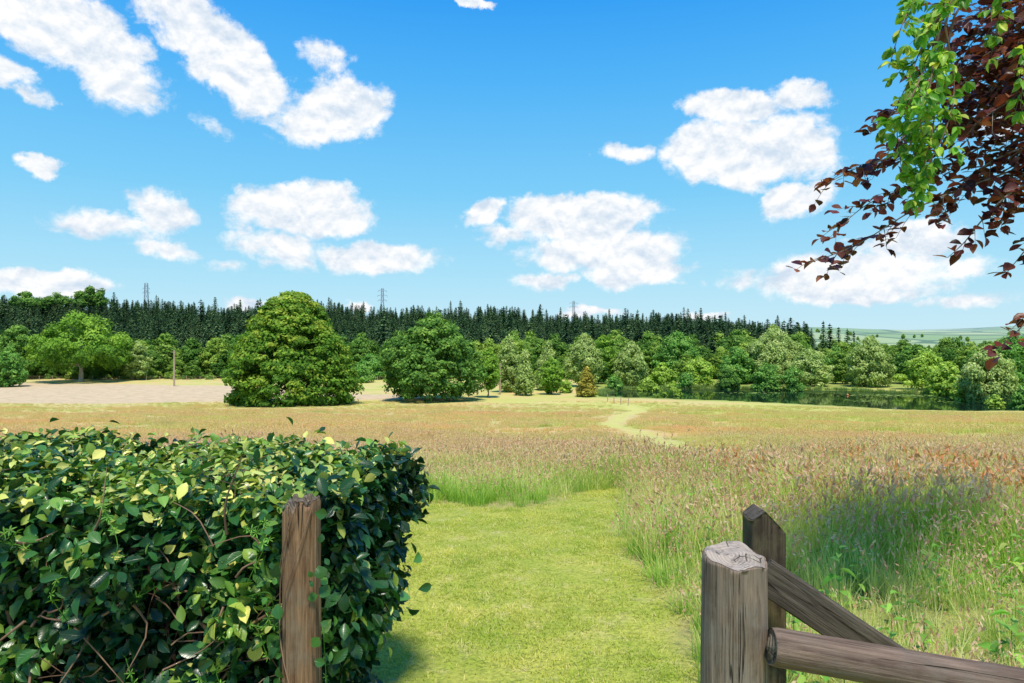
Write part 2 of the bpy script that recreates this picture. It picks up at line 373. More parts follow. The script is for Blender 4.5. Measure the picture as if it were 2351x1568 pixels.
# ------------------------------------------------------------------ grass
def clump(rng,n,rad,h0,h1,w,lean,seeds=0,mats=None,seedlen=.09,name='grass'):
    mb=MB(); ang=rng.uniform(0,2*np.pi,n); rr=rad*np.sqrt(rng.random(n))
    base=np.stack([rr*np.cos(ang),rr*np.sin(ang),np.full(n,-.03)],1)
    h=rng.uniform(h0,h1,n); a2=ang+rng.normal(0,1.0,n); ln=h*rng.uniform(.1,1,n)*lean
    d=np.stack([np.cos(a2),np.sin(a2),np.zeros(n)],1); sd=np.stack([-np.sin(a2),np.cos(a2),np.zeros(n)],1)
    T=np.array([0,.4,.75,1.]); W=np.array([1,.9,.55,.08]); vs=[];tt=[]
    tr=rng.random(n)
    for t,wf in zip(T,W):
        p=base+np.array([0,0,1.])*(h*(t-.25*t*t*np.minimum(ln/h,1)))[:,None]+d*(ln*t*t)[:,None]
        for sg in(-1,1): vs.append(p+sd*(sg*w*wf*.5)); tt.append(np.stack([tr,rng.random(n),np.full(n,t),np.ones(n)],1))
    v=np.stack(vs,1).reshape(-1,3); tv=np.stack(tt,1).reshape(-1,4)
    q=np.array([[0,1,3,2],[2,3,5,4],[4,5,7,6]]); f=(q[None]+(np.arange(n)*8)[:,None,None]).reshape(-1,4)
    mb.add(v,f,0,tv)
    if seeds:
        k=min(seeds,n); order=np.argsort(-h)[:k]
        top=base[order]+np.array([0,0,1.])*(h[order]*(.78+.0))[:,None]+d[order]*ln[order][:,None]
        dr=norm(d[order]*.5+np.array([0,0,1.])+rng.normal(0,.15,(k,3)))
        for m_ in range(3):
            c=top+dr*(seedlen*(.25+.3*m_))
            diamonds(mb,c,rng.normal(size=(k,3)),np.full(k,max(w*1.7,seedlen*.17)),rng,elong=seedlen*.55/max(w*1.7,seedlen*.17),mat=1,tdir=dr+rng.normal(0,.15,(k,3)))
    return mb.mesh(name,mats)
G_long=grass_mat('long_grass','long'); G_seed=grass_mat('seed_heads','seed'); G_mown=grass_mat('mown_grass','mown'); G_dock=grass_mat('dock_heads','dock'); G_reed=grass_mat('reed_leaf','reed')
def zone_pts(y0,y1,dens,smax=.86,smin=None,rng=R0):
    if smin is None: smin=-smax
    area=(smax-smin)*(y1*y1-y0*y0)/2; n=int(area*dens)
    y=np.sqrt(rng.uniform(y0*y0,y1*y1,n)); x=y*rng.uniform(smin,smax,n); return x,y
def place(x,y,dz=0): return np.stack([x,y,terrain(x,y)+dz],1)
def lg_filter(x,y,mar):
    k=(d_mown(x,y)>mar)&((d_path(x,y)>mar)|(y<7))
    k&=~((x>-4.5)&(x<-.25)&(y<3.9))
    k&=sdf(x,y,FIELD)>0.5
    return k
S1=[clump(R0,24,.13,.2,.54,.0065,.75,9,[G_long,G_seed],.085) for _ in range(4)]+[clump(R0,28,.16,.15,.38,.009,1.5,2,[G_long,G_seed],.075) for _ in range(2)]+[clump(R0,26,.10,.25,.50,.010,.6,3,[G_long,G_seed],.075) for _ in range(3)]
S2=[clump(R0,46,.3,.22,.52,.010,.65,20,[G_long,G_seed],.11) for _ in range(3)]+[clump(R0,50,.3,.2,.42,.014,.8,4,[G_long,G_seed],.11) for _ in range(2)]
S3=[clump(R0,70,.75,.2,.42,.024,.5,28,[G_long,G_seed],.14) for _ in range(5)]
P=[];RR=[];SC=[];ID=[]
def addz(x,y,idx,smul):
    n=len(x); P.append(place(x,y)); RR.append(R0.uniform(0,6.28,n)); ID.append(idx)
    s=R0.uniform(.75,1.25,n)*smul; SC.append(s)
def pth(x,y): return .35+.65*sstep(0,2.2,d_path(x,y))
x,y=zone_pts(2.2,12,54); k=lg_filter(x,y,.03)&~((y<2.7)&(x<1.7)); x,y=x[k],y[k]
e=d_mown(x,y); hs=.75+.3*sstep(0,.5,e); hs=hs*(.85+.5*wob(x,y,.35))
pk=wob(x+3,y,.5)+R0.normal(0,.4,len(x)); idx=np.where(pk>-.05,R0.integers(0,4,len(x)),R0.integers(4,9,len(x)))
addz(x,y,idx,np.maximum(hs,.45))
x,y=zone_pts(12,34,10); k=lg_filter(x,y,.1); x,y=x[k],y[k]
pk=wob(x,y+2,.22)+R0.normal(0,.3,len(x)); idx=9+np.where(pk>-.1,R0.integers(0,3,len(x)),R0.integers(3,5,len(x)))
addz(x,y,idx,(.85+.4*wob(x,y,.2))*pth(x,y))
x,y=zone_pts(34,112,1.1); k=lg_filter(x,y,.3)&(d_lake(x,y)>10); x,y=x[k],y[k]; addz(x,y,14+R0.integers(0,5,len(x)),(.8+.3*wob(x,y,.06))*(1-.5*sstep(70,108,y))*pth(x,y))
instancer('meadow_grass',np.concatenate(P),np.concatenate(RR),np.concatenate(SC),np.concatenate(ID),S1+S2+S3)
M1=[clump(R0,22,.09,.015,.045,.005,1.2,0,[G_mown]) for _ in range(6)]
x,y=zone_pts(2.6,12,300,.32,-.2); k=(d_mown(x,y)<.04)&(R0.random(len(x))<.6+.6*wob(x,y,1.1)); x,y=x[k],y[k]; n=len(x)
instancer('mown_grass',place(x,y,.02),R0.uniform(0,6.28,n),R0.uniform(.6,1.3,n)*(1+.4*wob(x,y,1.3)),R0.integers(0,6,n),M1)
D1=[clump(R0,7,.10,.35,.60,.007,.25,7,[G_long,G_dock],.16) for _ in range(3)]
dp=[]
for px,py,k,sp in [(1135,1012,4,.18),(1222,1010,3,.2),(1255,1010,3,.2),(1715,1008,5,.7),(2205,1140,12,.45),(2290,1130,8,.5),(1640,1120,8,.5),(2330,1030,3,1.0),(970,985,3,.6),(1890,1095,6,.5),(280,995,5,1.5),(60,975,4,2),(2100,1200,7,.3),(2300,1200,9,.4),(1850,1180,5,.4)]:
    gx,gy=gp(px,py); dp.append(np.stack([R0.normal(gx,sp,k),R0.normal(gy,sp,k)],1))
dp=np.concatenate(dp); n=len(dp)
instancer('dock_plants',place(dp[:,0],dp[:,1]),R0.uniform(0,6.28,n),R0.uniform(.8,1.15,n),R0.integers(0,3,n),D1)
RD=[clump(R0,60,.7,.5,1.2,.05,.35,0,[G_reed]) for _ in range(4)]
rx=R0.uniform(10,150,26000); ry=R0.uniform(95,165,26000); dl=d_lake(rx,ry)
nearshore=(d_lake(rx,ry+3)<dl)
k=(dl>-1.2)&(dl<1.6)&(R0.random(26000)<.4*(1+wob(rx,ry,.07))); k&=~(nearshore&((wob(rx,ry,.05)<.35)|(dl<0)))
x,y=rx[k],ry[k]; ns=nearshore[k]; n=len(x); hz=R0.uniform(.4,.95,n)*np.where(ns,.25,1); sc=np.stack([np.ones(n)]*2+[hz],1)
instancer('pond_reeds',place(x,y),R0.uniform(0,6.28,n),sc,R0.integers(0,4,n),RD)

# ------------------------------------------------------------------ water
def water():
    m,nt,out=newmat('pond_water_surface'); p=N(nt,'ShaderNodeBsdfPrincipled'); p.inputs['Base Color'].default_value=(.008,.022,.014,1); p.inputs['Roughness'].default_value=.05; p.inputs['Specular IOR Level'].default_value=.3
    g=N(nt,'ShaderNodeNewGeometry'); nz=noise(nt,mapping(nt,g.outputs['Position'],(1,1,0)),1.2,3); b=N(nt,'ShaderNodeBump'); b.inputs['Strength'].default_value=.05; b.inputs['Distance'].default_value=.03
    nt.links.new(nz,b.inputs['Height']); nt.links.new(b.outputs[0],p.inputs['Normal']); nt.links.new(p.outputs[0],out.inputs[0])
    pol=np.array(LAKE); c=pol.mean(0); pol=c+(pol-c)*1.06
    mb=MB(); v=np.concatenate([[[c[0],c[1],WATERZ]],np.column_stack([pol,np.full(len(pol),WATERZ)])]); k=len(pol)
    mb.add(v,np.array([[0,i+1,(i+1)%k+1] for i in range(k)]),0,smooth=False); mb.obj('pond_water',[m])
    m2=far_leaf('lily',(.2,.34,.06),(.36,.5,.1),(.5,.6,.18))
    mb=MB()
    for px,py,nn,sx,sy in[(2080,908,160,5,1.4),(1700,902,40,4,1.),(1990,920,25,3,1.0),(2200,922,30,3,1.)]:
        s=(px-CX)/F; yy=(CAMH-WATERZ)*F/(py-CY); xx=s*yy
        cx=R0.normal(xx,sx,nn); cy=R0.normal(yy,sy,nn); r=R0.uniform(.15,.32,nn); th=np.linspace(0,2*np.pi,8,endpoint=False)
        v=np.stack([cx[:,None]+r[:,None]*np.cos(th),cy[:,None]+r[:,None]*np.sin(th),np.full((nn,8),WATERZ+.02)+R0.uniform(0,.012,nn)[:,None]],-1).reshape(-1,3)
        t=np.zeros((nn,8,4)); t[:,:,0]=R0.random(nn)[:,None]; t[:,:,1]=.5
        mb.add(v,np.arange(nn*8).reshape(nn,8),0,t.reshape(-1,4))
    mb.obj('lily_pads',[m2])
    mo,nt,out=newmat('orange_paint'); p=N(nt,'ShaderNodeBsdfPrincipled'); p.inputs['Base Color'].default_value=(.75,.25,.07,1); p.inputs['Roughness'].default_value=.5; nt.links.new(p.outputs[0],out.inputs[0])
    for px,py in[(1946,908),(1998,897)]:
        s=(px-CX)/F; yy=(CAMH-WATERZ)*F/(py-CY)
        mb=MB(); th=np.linspace(0,np.pi,10); pr=np.sin(th)*.2+.001; pz=-np.cos(th)*.22
        tube(mb,np.stack([0*pz,0*pz,pz],1),pr,16); tube(mb,[[0,0,.2],[0,0,.32]],.04,8)
        mb.obj('marker_buoy',[mo],(s*yy,yy,WATERZ+.1))
water()

# ------------------------------------------------------------------ trees
def bark(name,c1,c2):
    m,nt,out=newmat(name); tc=N(nt,'ShaderNodeTexCoord'); n1=noise(nt,mapping(nt,tc.outputs['Object'],(1,1,.25)),6,5,.65)
    c=mix(nt,mrange(nt,n1,.3,.7),c1,c2); p=N(nt,'ShaderNodeBsdfPrincipled'); nt.links.new(c,p.inputs['Base Color']); p.inputs['Roughness'].default_value=.9
    b=N(nt,'ShaderNodeBump'); b.inputs['Strength'].default_value=.6; nt.links.new(n1,b.inputs['Height']); nt.links.new(b.outputs[0],p.inputs['Normal']); nt.links.new(p.outputs[0],out.inputs[0]); return m
B_grey=bark('bark_grey',(.14,.11,.08),(.34,.28,.21)); B_dark=bark('bark_dark',(.07,.055,.04),(.18,.14,.10)); B_pale=bark('bark_pale',(.26,.23,.19),(.5,.45,.38))
L_lime=far_leaf('lime_leaf',(.07,.17,.02),(.15,.30,.03),(.38,.47,.06),.3)
L_syc=far_leaf('sycamore_leaf',(.065,.16,.03),(.13,.28,.045),(.26,.43,.075),.25)
L_oak=far_leaf('oak_leaf',(.10,.22,.025),(.20,.38,.04),(.34,.52,.07),.3)
L_wil=far_leaf('willow_leaf',(.22,.32,.08),(.38,.50,.14),(.58,.66,.25),.3)
L_gold=far_leaf('golden_leaf',(.17,.18,.02),(.38,.33,.05),(.65,.55,.10),.2)
L_ylw=far_leaf('ash_leaf',(.20,.34,.04),(.35,.52,.07),(.52,.66,.13),.3)
L_mix=far_leaf('woodland_leaf',(.075,.17,.025),(.15,.30,.04),(.27,.42,.08),.25,True)
L_con=far_leaf('conifer_needle',(.023,.06,.026),(.046,.108,.04),(.10,.18,.062),.1,True)
L_grn=far_leaf('alder_leaf',(.08,.21,.035),(.16,.36,.06),(.28,.48,.10),.25)
PR={'round':([0,.1,.3,.55,.78,.92,1],[.5,.82,1,.97,.72,.42,.1]),
    'lime':([0,.06,.18,.34,.5,.66,.8,.92,1],[.90,.97,1,.95,.83,.66,.52,.36,.14]),
    'dome':([0,.1,.3,.6,.85,1],[.75,.95,1,.85,.5,.08]),
    'oval':([0,.12,.35,.6,.85,1],[.45,.75,1,.9,.5,.08]),
    'oak':([0,.12,.35,.6,.85,1],[.7,1,1,.86,.55,.15]),
    'cone':([0,.08,.3,.6,.85,1],[.8,1,.85,.55,.25,.03])}
def tree_mesh(rng,H,W,prof,leaf,ncl,per,clr,th,tr,mats,name,holes=0.,flat=.75,droop=0.,limbs=8,hang=0.,lumpy=1.,shell=.72,tgrad=.2):
    mb=MB(); pt,pr=PR[prof]; ch=H-th
    tt=np.linspace(0,1,200); w=np.interp(tt,pt,pr)+.12; w/=w.sum()
    t=rng.choice(tt,ncl,p=w); th_=rng.uniform(0,2*np.pi,ncl); ph=rng.uniform(0,6.28,4)
    lump=1+lumpy*(.10*np.sin(3*th_+ph[0]+t*6)+.09*np.sin(5*th_+ph[1]-t*9)+.07*np.sin(2*th_+ph[2]+t*14))
    q=rng.random(ncl); rad=np.where(q<shell,rng.uniform(.88,1.02,ncl),rng.uniform(.3,.8,ncl))
    cr=clr*rng.uniform(.55,1.5,ncl)
    Rr=np.maximum(np.interp(t,pt,pr)*W/2*lump*rad-cr*.55,0)
    c=np.stack([Rr*np.cos(th_),Rr*np.sin(th_),th+t*ch*.97+rng.normal(0,.15,ncl)*clr],1)
    if holes>0:
        nn=np.sin(c[:,0]*1.3+ph[0])+np.sin(c[:,1]*1.1+ph[1])+np.sin(c[:,2]*1.5+ph[2]); kk=nn>np.quantile(nn,holes); c=c[kk]; cr=cr[kk]; th_=th_[kk]; t=t[kk]
    c[:,2]=np.maximum(c[:,2],cr*.35+th*.2)
    m=len(c); d=norm(rng.normal(size=(m,per,3))); d[:,:,2]=np.where(rng.random((m,per))<.55,abs(d[:,:,2]),d[:,:,2])
    rr=rng.uniform(.55,1.08,(m,per,1)); pos=c[:,None]+d*cr[:,None,None]*rr*np.array([1,1,flat])
    outw=np.stack([np.cos(th_),np.sin(th_),np.full(m,.4)],1)[:,None]
    pos[:,:,2]-=droop*rng.random((m,per))**2*cr[:,None]
    nrm=d*.7+outw*.3+np.array([0,0,.35])+rng.normal(0,.45,(m,per,3))
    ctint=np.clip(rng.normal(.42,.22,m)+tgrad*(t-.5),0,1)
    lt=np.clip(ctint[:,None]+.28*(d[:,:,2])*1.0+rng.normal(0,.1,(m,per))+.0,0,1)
    pos=pos.reshape(-1,3); nrm=nrm.reshape(-1,3); pos[:,2]=np.maximum(pos[:,2],.1)
    sz=leaf*rng.uniform(.6,1.3,len(pos)); td=None
    if hang>0: td=np.array([0,0,-1.])*hang+rng.normal(0,.5,(len(pos),3))
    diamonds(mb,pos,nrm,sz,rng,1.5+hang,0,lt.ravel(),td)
    tz=th+ch*.55; p=np.array([[0,0,-.4],[tr*.3,0,th*.4],[0,tr*.4,th+ch*.15],[tr*.5,0,tz]]); tube(mb,curve(p,9),np.linspace(tr*1.15,tr*.3,9),9,1)
    tube(mb,[[0,0,-.4],[0,0,.15],[0,0,.6]],[tr*1.9,tr*1.45,tr*1.1],9,1)
    sel=rng.choice(m,min(limbs,m),replace=False)
    for i in sel:
        e=c[i]; z0=min(th*.85+rng.random()*ch*.3,e[2]*.9)
        a=np.array([0,0,z0]); mid=a*.45+e*.55+np.array([0,0,.08*ch*rng.random()]); tube(mb,curve([a,mid,e],7),np.linspace(tr*.42,tr*.1,7),6,1)
    return mb.mesh(name,mats)
def put_tree(name,px,depth,wpx,top,prof,leafm,barkm=None,leaf=.34,dens=1.,clr=.13,thf=.1,holes=0,rng=None,droop=0,hang=0,flat=.75,trf=.02,cm=1.,cap=420,lumpy=1.,shell=.72,tgrad=.2):
    rng=rng or np.random.default_rng(int(px*7+depth)); x=(px-CX)/F*depth; z=terrain(x,depth)
    W=wpx/F*depth; H=(CAMH+(CY-top)/F*depth)-z
    cl=max(W,H*.7)*clr; ncl=int(np.clip(2.6*W*H/(cl*cl)*.55*cm,30,cap)); per=int(np.clip(dens*7.5*cl*cl/(leaf*leaf),20,240))
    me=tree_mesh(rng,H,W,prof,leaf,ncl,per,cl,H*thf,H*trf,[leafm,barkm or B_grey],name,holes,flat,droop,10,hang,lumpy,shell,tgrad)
    o=bpy.data.objects.new(name,me); o.location=(x,depth,z); scene.collection.objects.link(o)
    return o
put_tree('lime_tree',672,107,292,668,'lime',L_lime,leaf=.34,clr=.058,thf=.005,dens=.9,cm=2.1,cap=900,lumpy=.5,shell=.85,tgrad=.35,flat=.6)
put_tree('sycamore_tree',996,115,220,722,'dome',L_syc,leaf=.33,clr=.07,thf=.07,dens=.9,cm=1.8,cap=600,lumpy=1.,shell=.82,flat=.65)
put_tree('field_maple_tree',1121,121,58,803,'oval',L_oak,leaf=.25,clr=.12,thf=.2,trf=.015)
put_tree('oak_tree',185,168,204,725,'oak',L_oak,B_pale,leaf=.4,clr=.085,thf=.24,holes=.14,trf=.035,cm=1.2)
put_tree('golden_conifer',1346,123,48,838,'cone',L_gold,B_dark,leaf=.22,clr=.14,thf=.03,cm=1.5)
for px,dp,w,top,pf,mt in [(1205,126,50,805,'cone',L_wil),(1168,134,62,773,'oval',L_wil),(1258,140,66,780,'cone',L_wil),(1342,150,84,766,'oval',L_wil),(1450,150,76,787,'oval',L_wil),(1775,163,140,755,'dome',L_wil),(1995,150,96,776,'dome',L_wil),(2268,112,112,797,'oval',L_wil)]:
    put_tree('willow_tree',px,dp,w,top,pf,mt,B_grey,leaf=.24,clr=.10,thf=.05,hang=.8,droop=.4,flat=1.0,dens=1.0,cm=1.2)
for px,dp,w,top,pf,mt in [(1266,128,56,820,'oval',L_oak),(1385,168,64,770,'round',L_oak),(1555,172,105,765,'dome',L_grn),(1690,160,85,797,'dome',L_grn),(1860,152,95,803,'dome',L_wil),(2105,160,110,792,'dome',L_syc),(2125,140,105,812,'dome',L_ylw),(2180,128,90,832,'dome',L_ylw),(2330,150,150,775,'dome',L_grn),(40,180,100,745,'dome',L_syc),(22,150,70,800,'dome',L_grn),(315,176,62,785,'oval',L_wil),(1605,152,75,822,'dome',L_ylw),(1520,150,66,838,'dome',L_ylw),(850,180,80,815,'dome',L_grn),(2300,135,80,842,'dome',L_grn),(1925,172,90,797,'dome',L_grn)]:
    put_tree('broadleaf_tree',px,dp,w,top,pf,mt,B_dark,leaf=.34,clr=.12,thf=.07,dens=1.0,cm=1.2)
for px,dp,w,top,mt in [(1410,140,44,862,L_grn),(1670,145,60,842,L_syc),(1760,143,70,832,L_grn),(1820,141,60,845,L_grn),(1545,127,42,884,L_ylw),(1490,140,50,866,L_ylw),(2215,117,60,868,L_ylw),(2285,104,40,908,L_ylw),(2345,103,46,886,L_grn),(1300,132,34,872,L_ylw),(1575,146,46,856,L_grn),(830,165,60,842,L_grn)]:
    put_tree('shrub',px,dp,w,top,'dome',mt,B_dark,leaf=.26,clr=.16,thf=.02)
rng=np.random.default_rng(3)
WM=[tree_mesh(rng,13,rng.uniform(9,12),pf,.42,int(120),75,1.3,1.2,.28,[L_mix,B_dark],'wood',0,.75,0,6) for pf in['dome','round','oval','oak','round']]
x1=[];y1=[];s1=[]
for yy,sp,sc in[(183,6.,.64),(189,6.5,.76),(196,7,.8),(203,8,.8)]:
    xs=np.arange(-.95*yy,.99*yy,sp); xs=xs+rng.normal(0,1.7,len(xs)); x1.append(xs); y1.append(yy+rng.normal(0,2,len(xs))); s1.append(sc*rng.uniform(.6,1.25,len(xs)))
xs,ys=zone_pts(150,185,.008,.98,.12,rng); k=d_lake(xs,ys)>3; x1.append(xs[k]); y1.append(ys[k]); s1.append(rng.uniform(.5,.75,k.sum()))
xs,ys=zone_pts(205,430,.006,1.0,.45,rng); x1.append(xs); y1.append(ys); s1.append(rng.uniform(.5,.9,len(xs))*(.8+.3*sstep(.65,.8,xs/ys)))
xs,ys=zone_pts(650,1200,.0006,.95,.40,rng); k=abs(np.sin(xs*.009+ys*.004)*np.sin(ys*.008-xs*.003))<.16; xs,ys=xs[k],ys[k]; x1.append(xs); y1.append(ys); s1.append(rng.uniform(.35,.6,len(xs)))
x1=np.concatenate(x1);y1=np.concatenate(y1);s1=np.concatenate(s1);n=len(x1)
s1=s1*np.where((y1>180)&(y1<600),1-.15*sstep(.44,.5,x1/y1),1)
instancer('woodland',place(x1,y1,-.2),rng.uniform(0,6.28,n),s1,rng.integers(0,5,n),WM)
UM=[tree_mesh(rng,3.2,4.5,'dome',.35,26,45,.8,.05,.05,[L_mix,B_dark],'under',0,.8,0,0) for _ in range(3)]
xs=np.arange(-180,185,2.6); xs=xs+rng.normal(0,1,len(xs)); ys=181+rng.normal(0,1.6,len(xs)); n=len(xs)
instancer('woodland_undergrowth',place(xs,ys,-.2),rng.uniform(0,6.28,n),rng.uniform(.35,1.1,n),rng.integers(0,3,n),UM)
def conifer(rng,H,W):
    mb=MB(); tube(mb,[[0,0,-.3],[0,0,H*.5],[0,0,H*.97]],[.22,.13,.03],6,1)
    P_=[];Nn=[];T_=[];S_=[];tr=[]
    z=H*.06
    while z<H*.99:
        f=(z/H); R=W/2*(1-f)**.7*rng.uniform(.8,1.15)+.12; nb=max(5,int(11*(1-f)+4)); a0=rng.random()*6.28
        for b in range(nb):
            a=a0+b*6.283/nb+rng.normal(0,.15); L=R*rng.uniform(.6,1.2); k=max(2,int(L/.40)); bt=rng.normal(.5,.22)
            for i in range(k):
                u=(i+.6)/k; P_.append([math.cos(a)*L*u,math.sin(a)*L*u,z-.22*L*u+.10*L*u*u+rng.normal(0,.06)]); Nn.append([math.cos(a)*.35+rng.normal(0,.3),math.sin(a)*.35+rng.normal(0,.3),1]); T_.append([math.cos(a)+rng.normal(0,.5),math.sin(a)+rng.normal(0,.5),-.25]); S_.append(.46*(1.15-.5*u)+.1); tr.append(bt+.4*u-.15)
        z+=H*.036*rng.uniform(.8,1.2)
    diamonds(mb,np.array(P_),np.array(Nn),np.array(S_),rng,1.9,0,np.clip(tr,0,1),np.array(T_))
    diamonds(mb,np.array([[0,0,H*.985]]),np.array([[1,0,0.]]),.3,rng,4,0,np.array([.8]),np.array([[0,0,1.]]))
    return mb.mesh('conifer',[L_con,B_dark])
CM=[conifer(rng,14,w) for w in(5.6,6.6,8.0,5.2,7.2)]
xs,ys=zone_pts(206,425,.042,.50,-.98,rng); s=xs/ys; k=(s<.44)
xs,ys=xs[k],ys[k]; s=xs/ys
patch=.5+.5*np.sin(xs*.045+ys*.021+1)*np.sin(xs*.019-ys*.03)
sc=rng.uniform(.58,1.0,len(xs))*(.80+.40*patch)*np.where(rng.random(len(xs))<.08,1.25,1)
front=ys<222; sc=np.where(front&(rng.random(len(xs))<.5),sc*1.15,sc)
ex=np.array([1575,1590,1640,1700,1745,1762,1815,1850,1890,1905,1925,1945,1800,1730,1960,760,790,1480,470,500,540,260,300,1040]); ey=np.array([200,203,202,201,199,204,200,203,199,203,198,202,206,205,204,205,208,205.,206,210,208,207,209,206]); exx=(ex-CX)/F*ey
xs=np.concatenate([xs,exx]); ys=np.concatenate([ys,ey]); sc=np.concatenate([sc,np.array([1.22,1.08,1.05,1.1,1.12,1.2,1.22,1.1,1.15,1.1,1.02,1.0,1.2,1.1,.95,1.15,1.1,1.05,1.1,1.2,1.1,1.15,1.1,1.0])])
n=len(xs); w_=sc*rng.uniform(.85,1.25,n); s3=np.stack([w_,w_,sc],1)
instancer('conifer_forest',place(xs,ys,-.3),rng.uniform(0,6.28,n),s3,rng.integers(0,5,n),CM)
for px,top,w in[(185,672,50),(207,662,36),(232,668,34),(60,674,70),(130,676,60)]:
    put_tree('skyline_tree',px,330,w,top,'round',L_syc,B_dark,leaf=.5,clr=.11,thf=.6,holes=.4,trf=.012)

# ------------------------------------------------------------------ pylons, poles, fences
def simple(name,c,rough=.7,metal=0):
    m,nt,out=newmat(name); p=N(nt,'ShaderNodeBsdfPrincipled'); g=N(nt,'ShaderNodeTexCoord'); nn=noise(nt,g.outputs['Object'],4,4)
    nt.links.new(mix(nt,nn,tuple(k*.75 for k in c),tuple(k*1.2 for k in c)),p.inputs['Base Color']); p.inputs['Roughness'].default_value=rough; p.inputs['Metallic'].default_value=metal; nt.links.new(p.outputs[0],out.inputs[0]); return m
M_steel=simple('galvanised_steel',(.34,.37,.40),.6,.1)
def pylon(px,top,depth,w,arms,H=34):
    x=(px-CX)/F*depth; zt=CAMH+(CY-top)/F*depth; z0=zt-H; mb=MB(); t=.085
    def bar(a,b,r=t): tube(mb,[a,b],[r,r],4)
    def hw(f): return w*.5*(1.6-1.35*f) if f<.75 else w*.5*(.5875-.2*(f-.75)*2)
    lv=np.linspace(0,1,11)
    for sx in(-1,1):
        for sy in(-1,1):
            for i in range(10):
                bar([sx*hw(lv[i]),sy*hw(lv[i]),H*lv[i]],[sx*hw(lv[i+1]),sy*hw(lv[i+1]),H*lv[i+1]],t*1.2)
    for i in range(10):
        a,b=hw(lv[i]),hw(lv[i+1]); za,zb=H*lv[i],H*lv[i+1]
        for q in(-1,1):
            bar([-a,q*a,za],[b,q*b,zb],t*.7); bar([a,q*a,za],[-b,q*b,zb],t*.7); bar([q*a,-a,za],[q*b,b,zb],t*.7); bar([q*a,a,za],[q*b,-b,zb],t*.7); bar([-b,q*b,zb],[b,q*b,zb],t*.7)
    for f,aw in arms:
        for q in(-1,1):
            bar([0,0,H*f],[q*aw,0,H*f],t); bar([0,0,H*f+1.2],[q*aw,0,H*f],t); bar([q*aw,0,H*f],[q*aw,0,H*f-.9],t*.8)
    o=mb.obj('electricity_pylon',[M_steel],(x,depth,z0)); o.rotation_euler[2]=.3
pylon(336,650,440,3.4,[(.9,2.0),(.82,2.0)])
pylon(878,662,440,2.6,[(.95,2.8),(.86,3.1),(.77,2.8)])
pylon(1317,691,620,3,[(.95,4.0),(.86,4.4)],40)
M_pole=simple('pole_wood',(.45,.34,.23),.9)
def pole(px,basepy,top,depth):
    x=(px-CX)/F*depth; z=terrain(x,depth); H=CAMH+(CY-top)/F*depth-z; mb=MB(); tube(mb,[[0,0,-.3],[0,0,H*.5],[0,0,H]],[.2,.17,.13],10)
    tube(mb,[[0,0,H],[0,0,H+.03]],[.13,.01],10); tube(mb,[[-.35,0,H-.5],[.35,0,H-.5]],.05,6)
    for q in(-.3,.3): tube(mb,[[q,0,H-.46],[q,0,H-.25]],.045,6)
    mb.obj('utility_pole',[M_pole],(x,depth,z))
pole(400,886,804,152); pole(1148,903,833,128)
def wire_fence(p0,p1,sp=3.5,h=1.15,wire=True):
    mb=MB(); p0=np.array(p0);p1=np.array(p1); L=np.linalg.norm(p1-p0); n=int(L/sp); prev=None
    for i in range(n+1):
        q=p0+(p1-p0)*i/n; z=terrain(q[0],q[1]); hh=h+R0.normal(0,.05); tube(mb,[[q[0],q[1],z-.2],[q[0]+R0.normal(0,.03),q[1],z+hh]],[.07,.06],6); tube(mb,[[q[0],q[1],z+hh-.02],[q[0],q[1],z+hh]],[.06,.005],6)
        if prev is not None:
            for zz in(.45,.8,1.05): tube(mb,[prev+np.array([0,0,zz]),np.array([q[0],q[1],z+zz])],.012,3)
        prev=np.array([q[0],q[1],z])
    mb.obj('wire_fence',[M_pole])
wire_fence((-150,177),(-6,172)); wire_fence(gp(905,912),gp(965,914),2.5)
wire_fence(gp(1395,922),gp(1442,932),3.,1.2)

# ------------------------------------------------------------------ near wood
def wood_mat(name,c1,c2,c3,scale=1.,crack=.5,green=.0):
    m,nt,out=newmat(name); tc=N(nt,'ShaderNodeTexCoord'); V=tc.outputs['Object']
    g1=noise(nt,mapping(nt,V,(1,1,.07)),42*scale,9,.7,.15); g2=noise(nt,mapping(nt,V,(1,1,.03)),170*scale,4,.65); big=noise(nt,V,7,5,.65)
    ck=noise(nt,mapping(nt,V,(1,1,.028)),30*scale,3,.5,.1)
    c=mix(nt,mrange(nt,g1,.3,.7),c1,c2); c=mix(nt,mrange(nt,big,.42,.68),c,c3); c=mix(nt,mrange(nt,g2,.35,.65,0,.6),c,mix(nt,1.,c,(.5,.47,.42),'MULTIPLY'))
    cm=math_(nt,'ABSOLUTE',math_(nt,'SUBTRACT',ck,.5)); cm=mrange(nt,cm,.0,.014,1,0); cm=math_(nt,'MULTIPLY',cm,mrange(nt,noise(nt,mapping(nt,V,(1,1,.3),(3,1,2)),12,3),.45,.6,.0,1.))
    c=mix(nt,math_(nt,'MULTIPLY',cm,crack+.25),c,(.03,.02,.013))
    if green: c=mix(nt,mrange(nt,noise(nt,V,11,4,.7),.52,.7,0,green),c,(.16,.19,.10))
    p=N(nt,'ShaderNodeBsdfPrincipled'); nt.links.new(c,p.inputs['Base Color']); p.inputs['Roughness'].default_value=.85; p.inputs['Specular IOR Level'].default_value=.2
    hgt=math_(nt,'SUBTRACT',math_(nt,'MULTIPLY_ADD',g1,1.1,math_(nt,'MULTIPLY',g2,.5)),math_(nt,'MULTIPLY',cm,1.2))
    b=N(nt,'ShaderNodeBump'); b.inputs['Strength'].default_value=1.; b.inputs['Distance'].default_value=.007; nt.links.new(hgt,b.inputs['Height']); nt.links.new(b.outputs[0],p.inputs['Normal']); nt.links.new(p.outputs[0],out.inputs[0]); return m
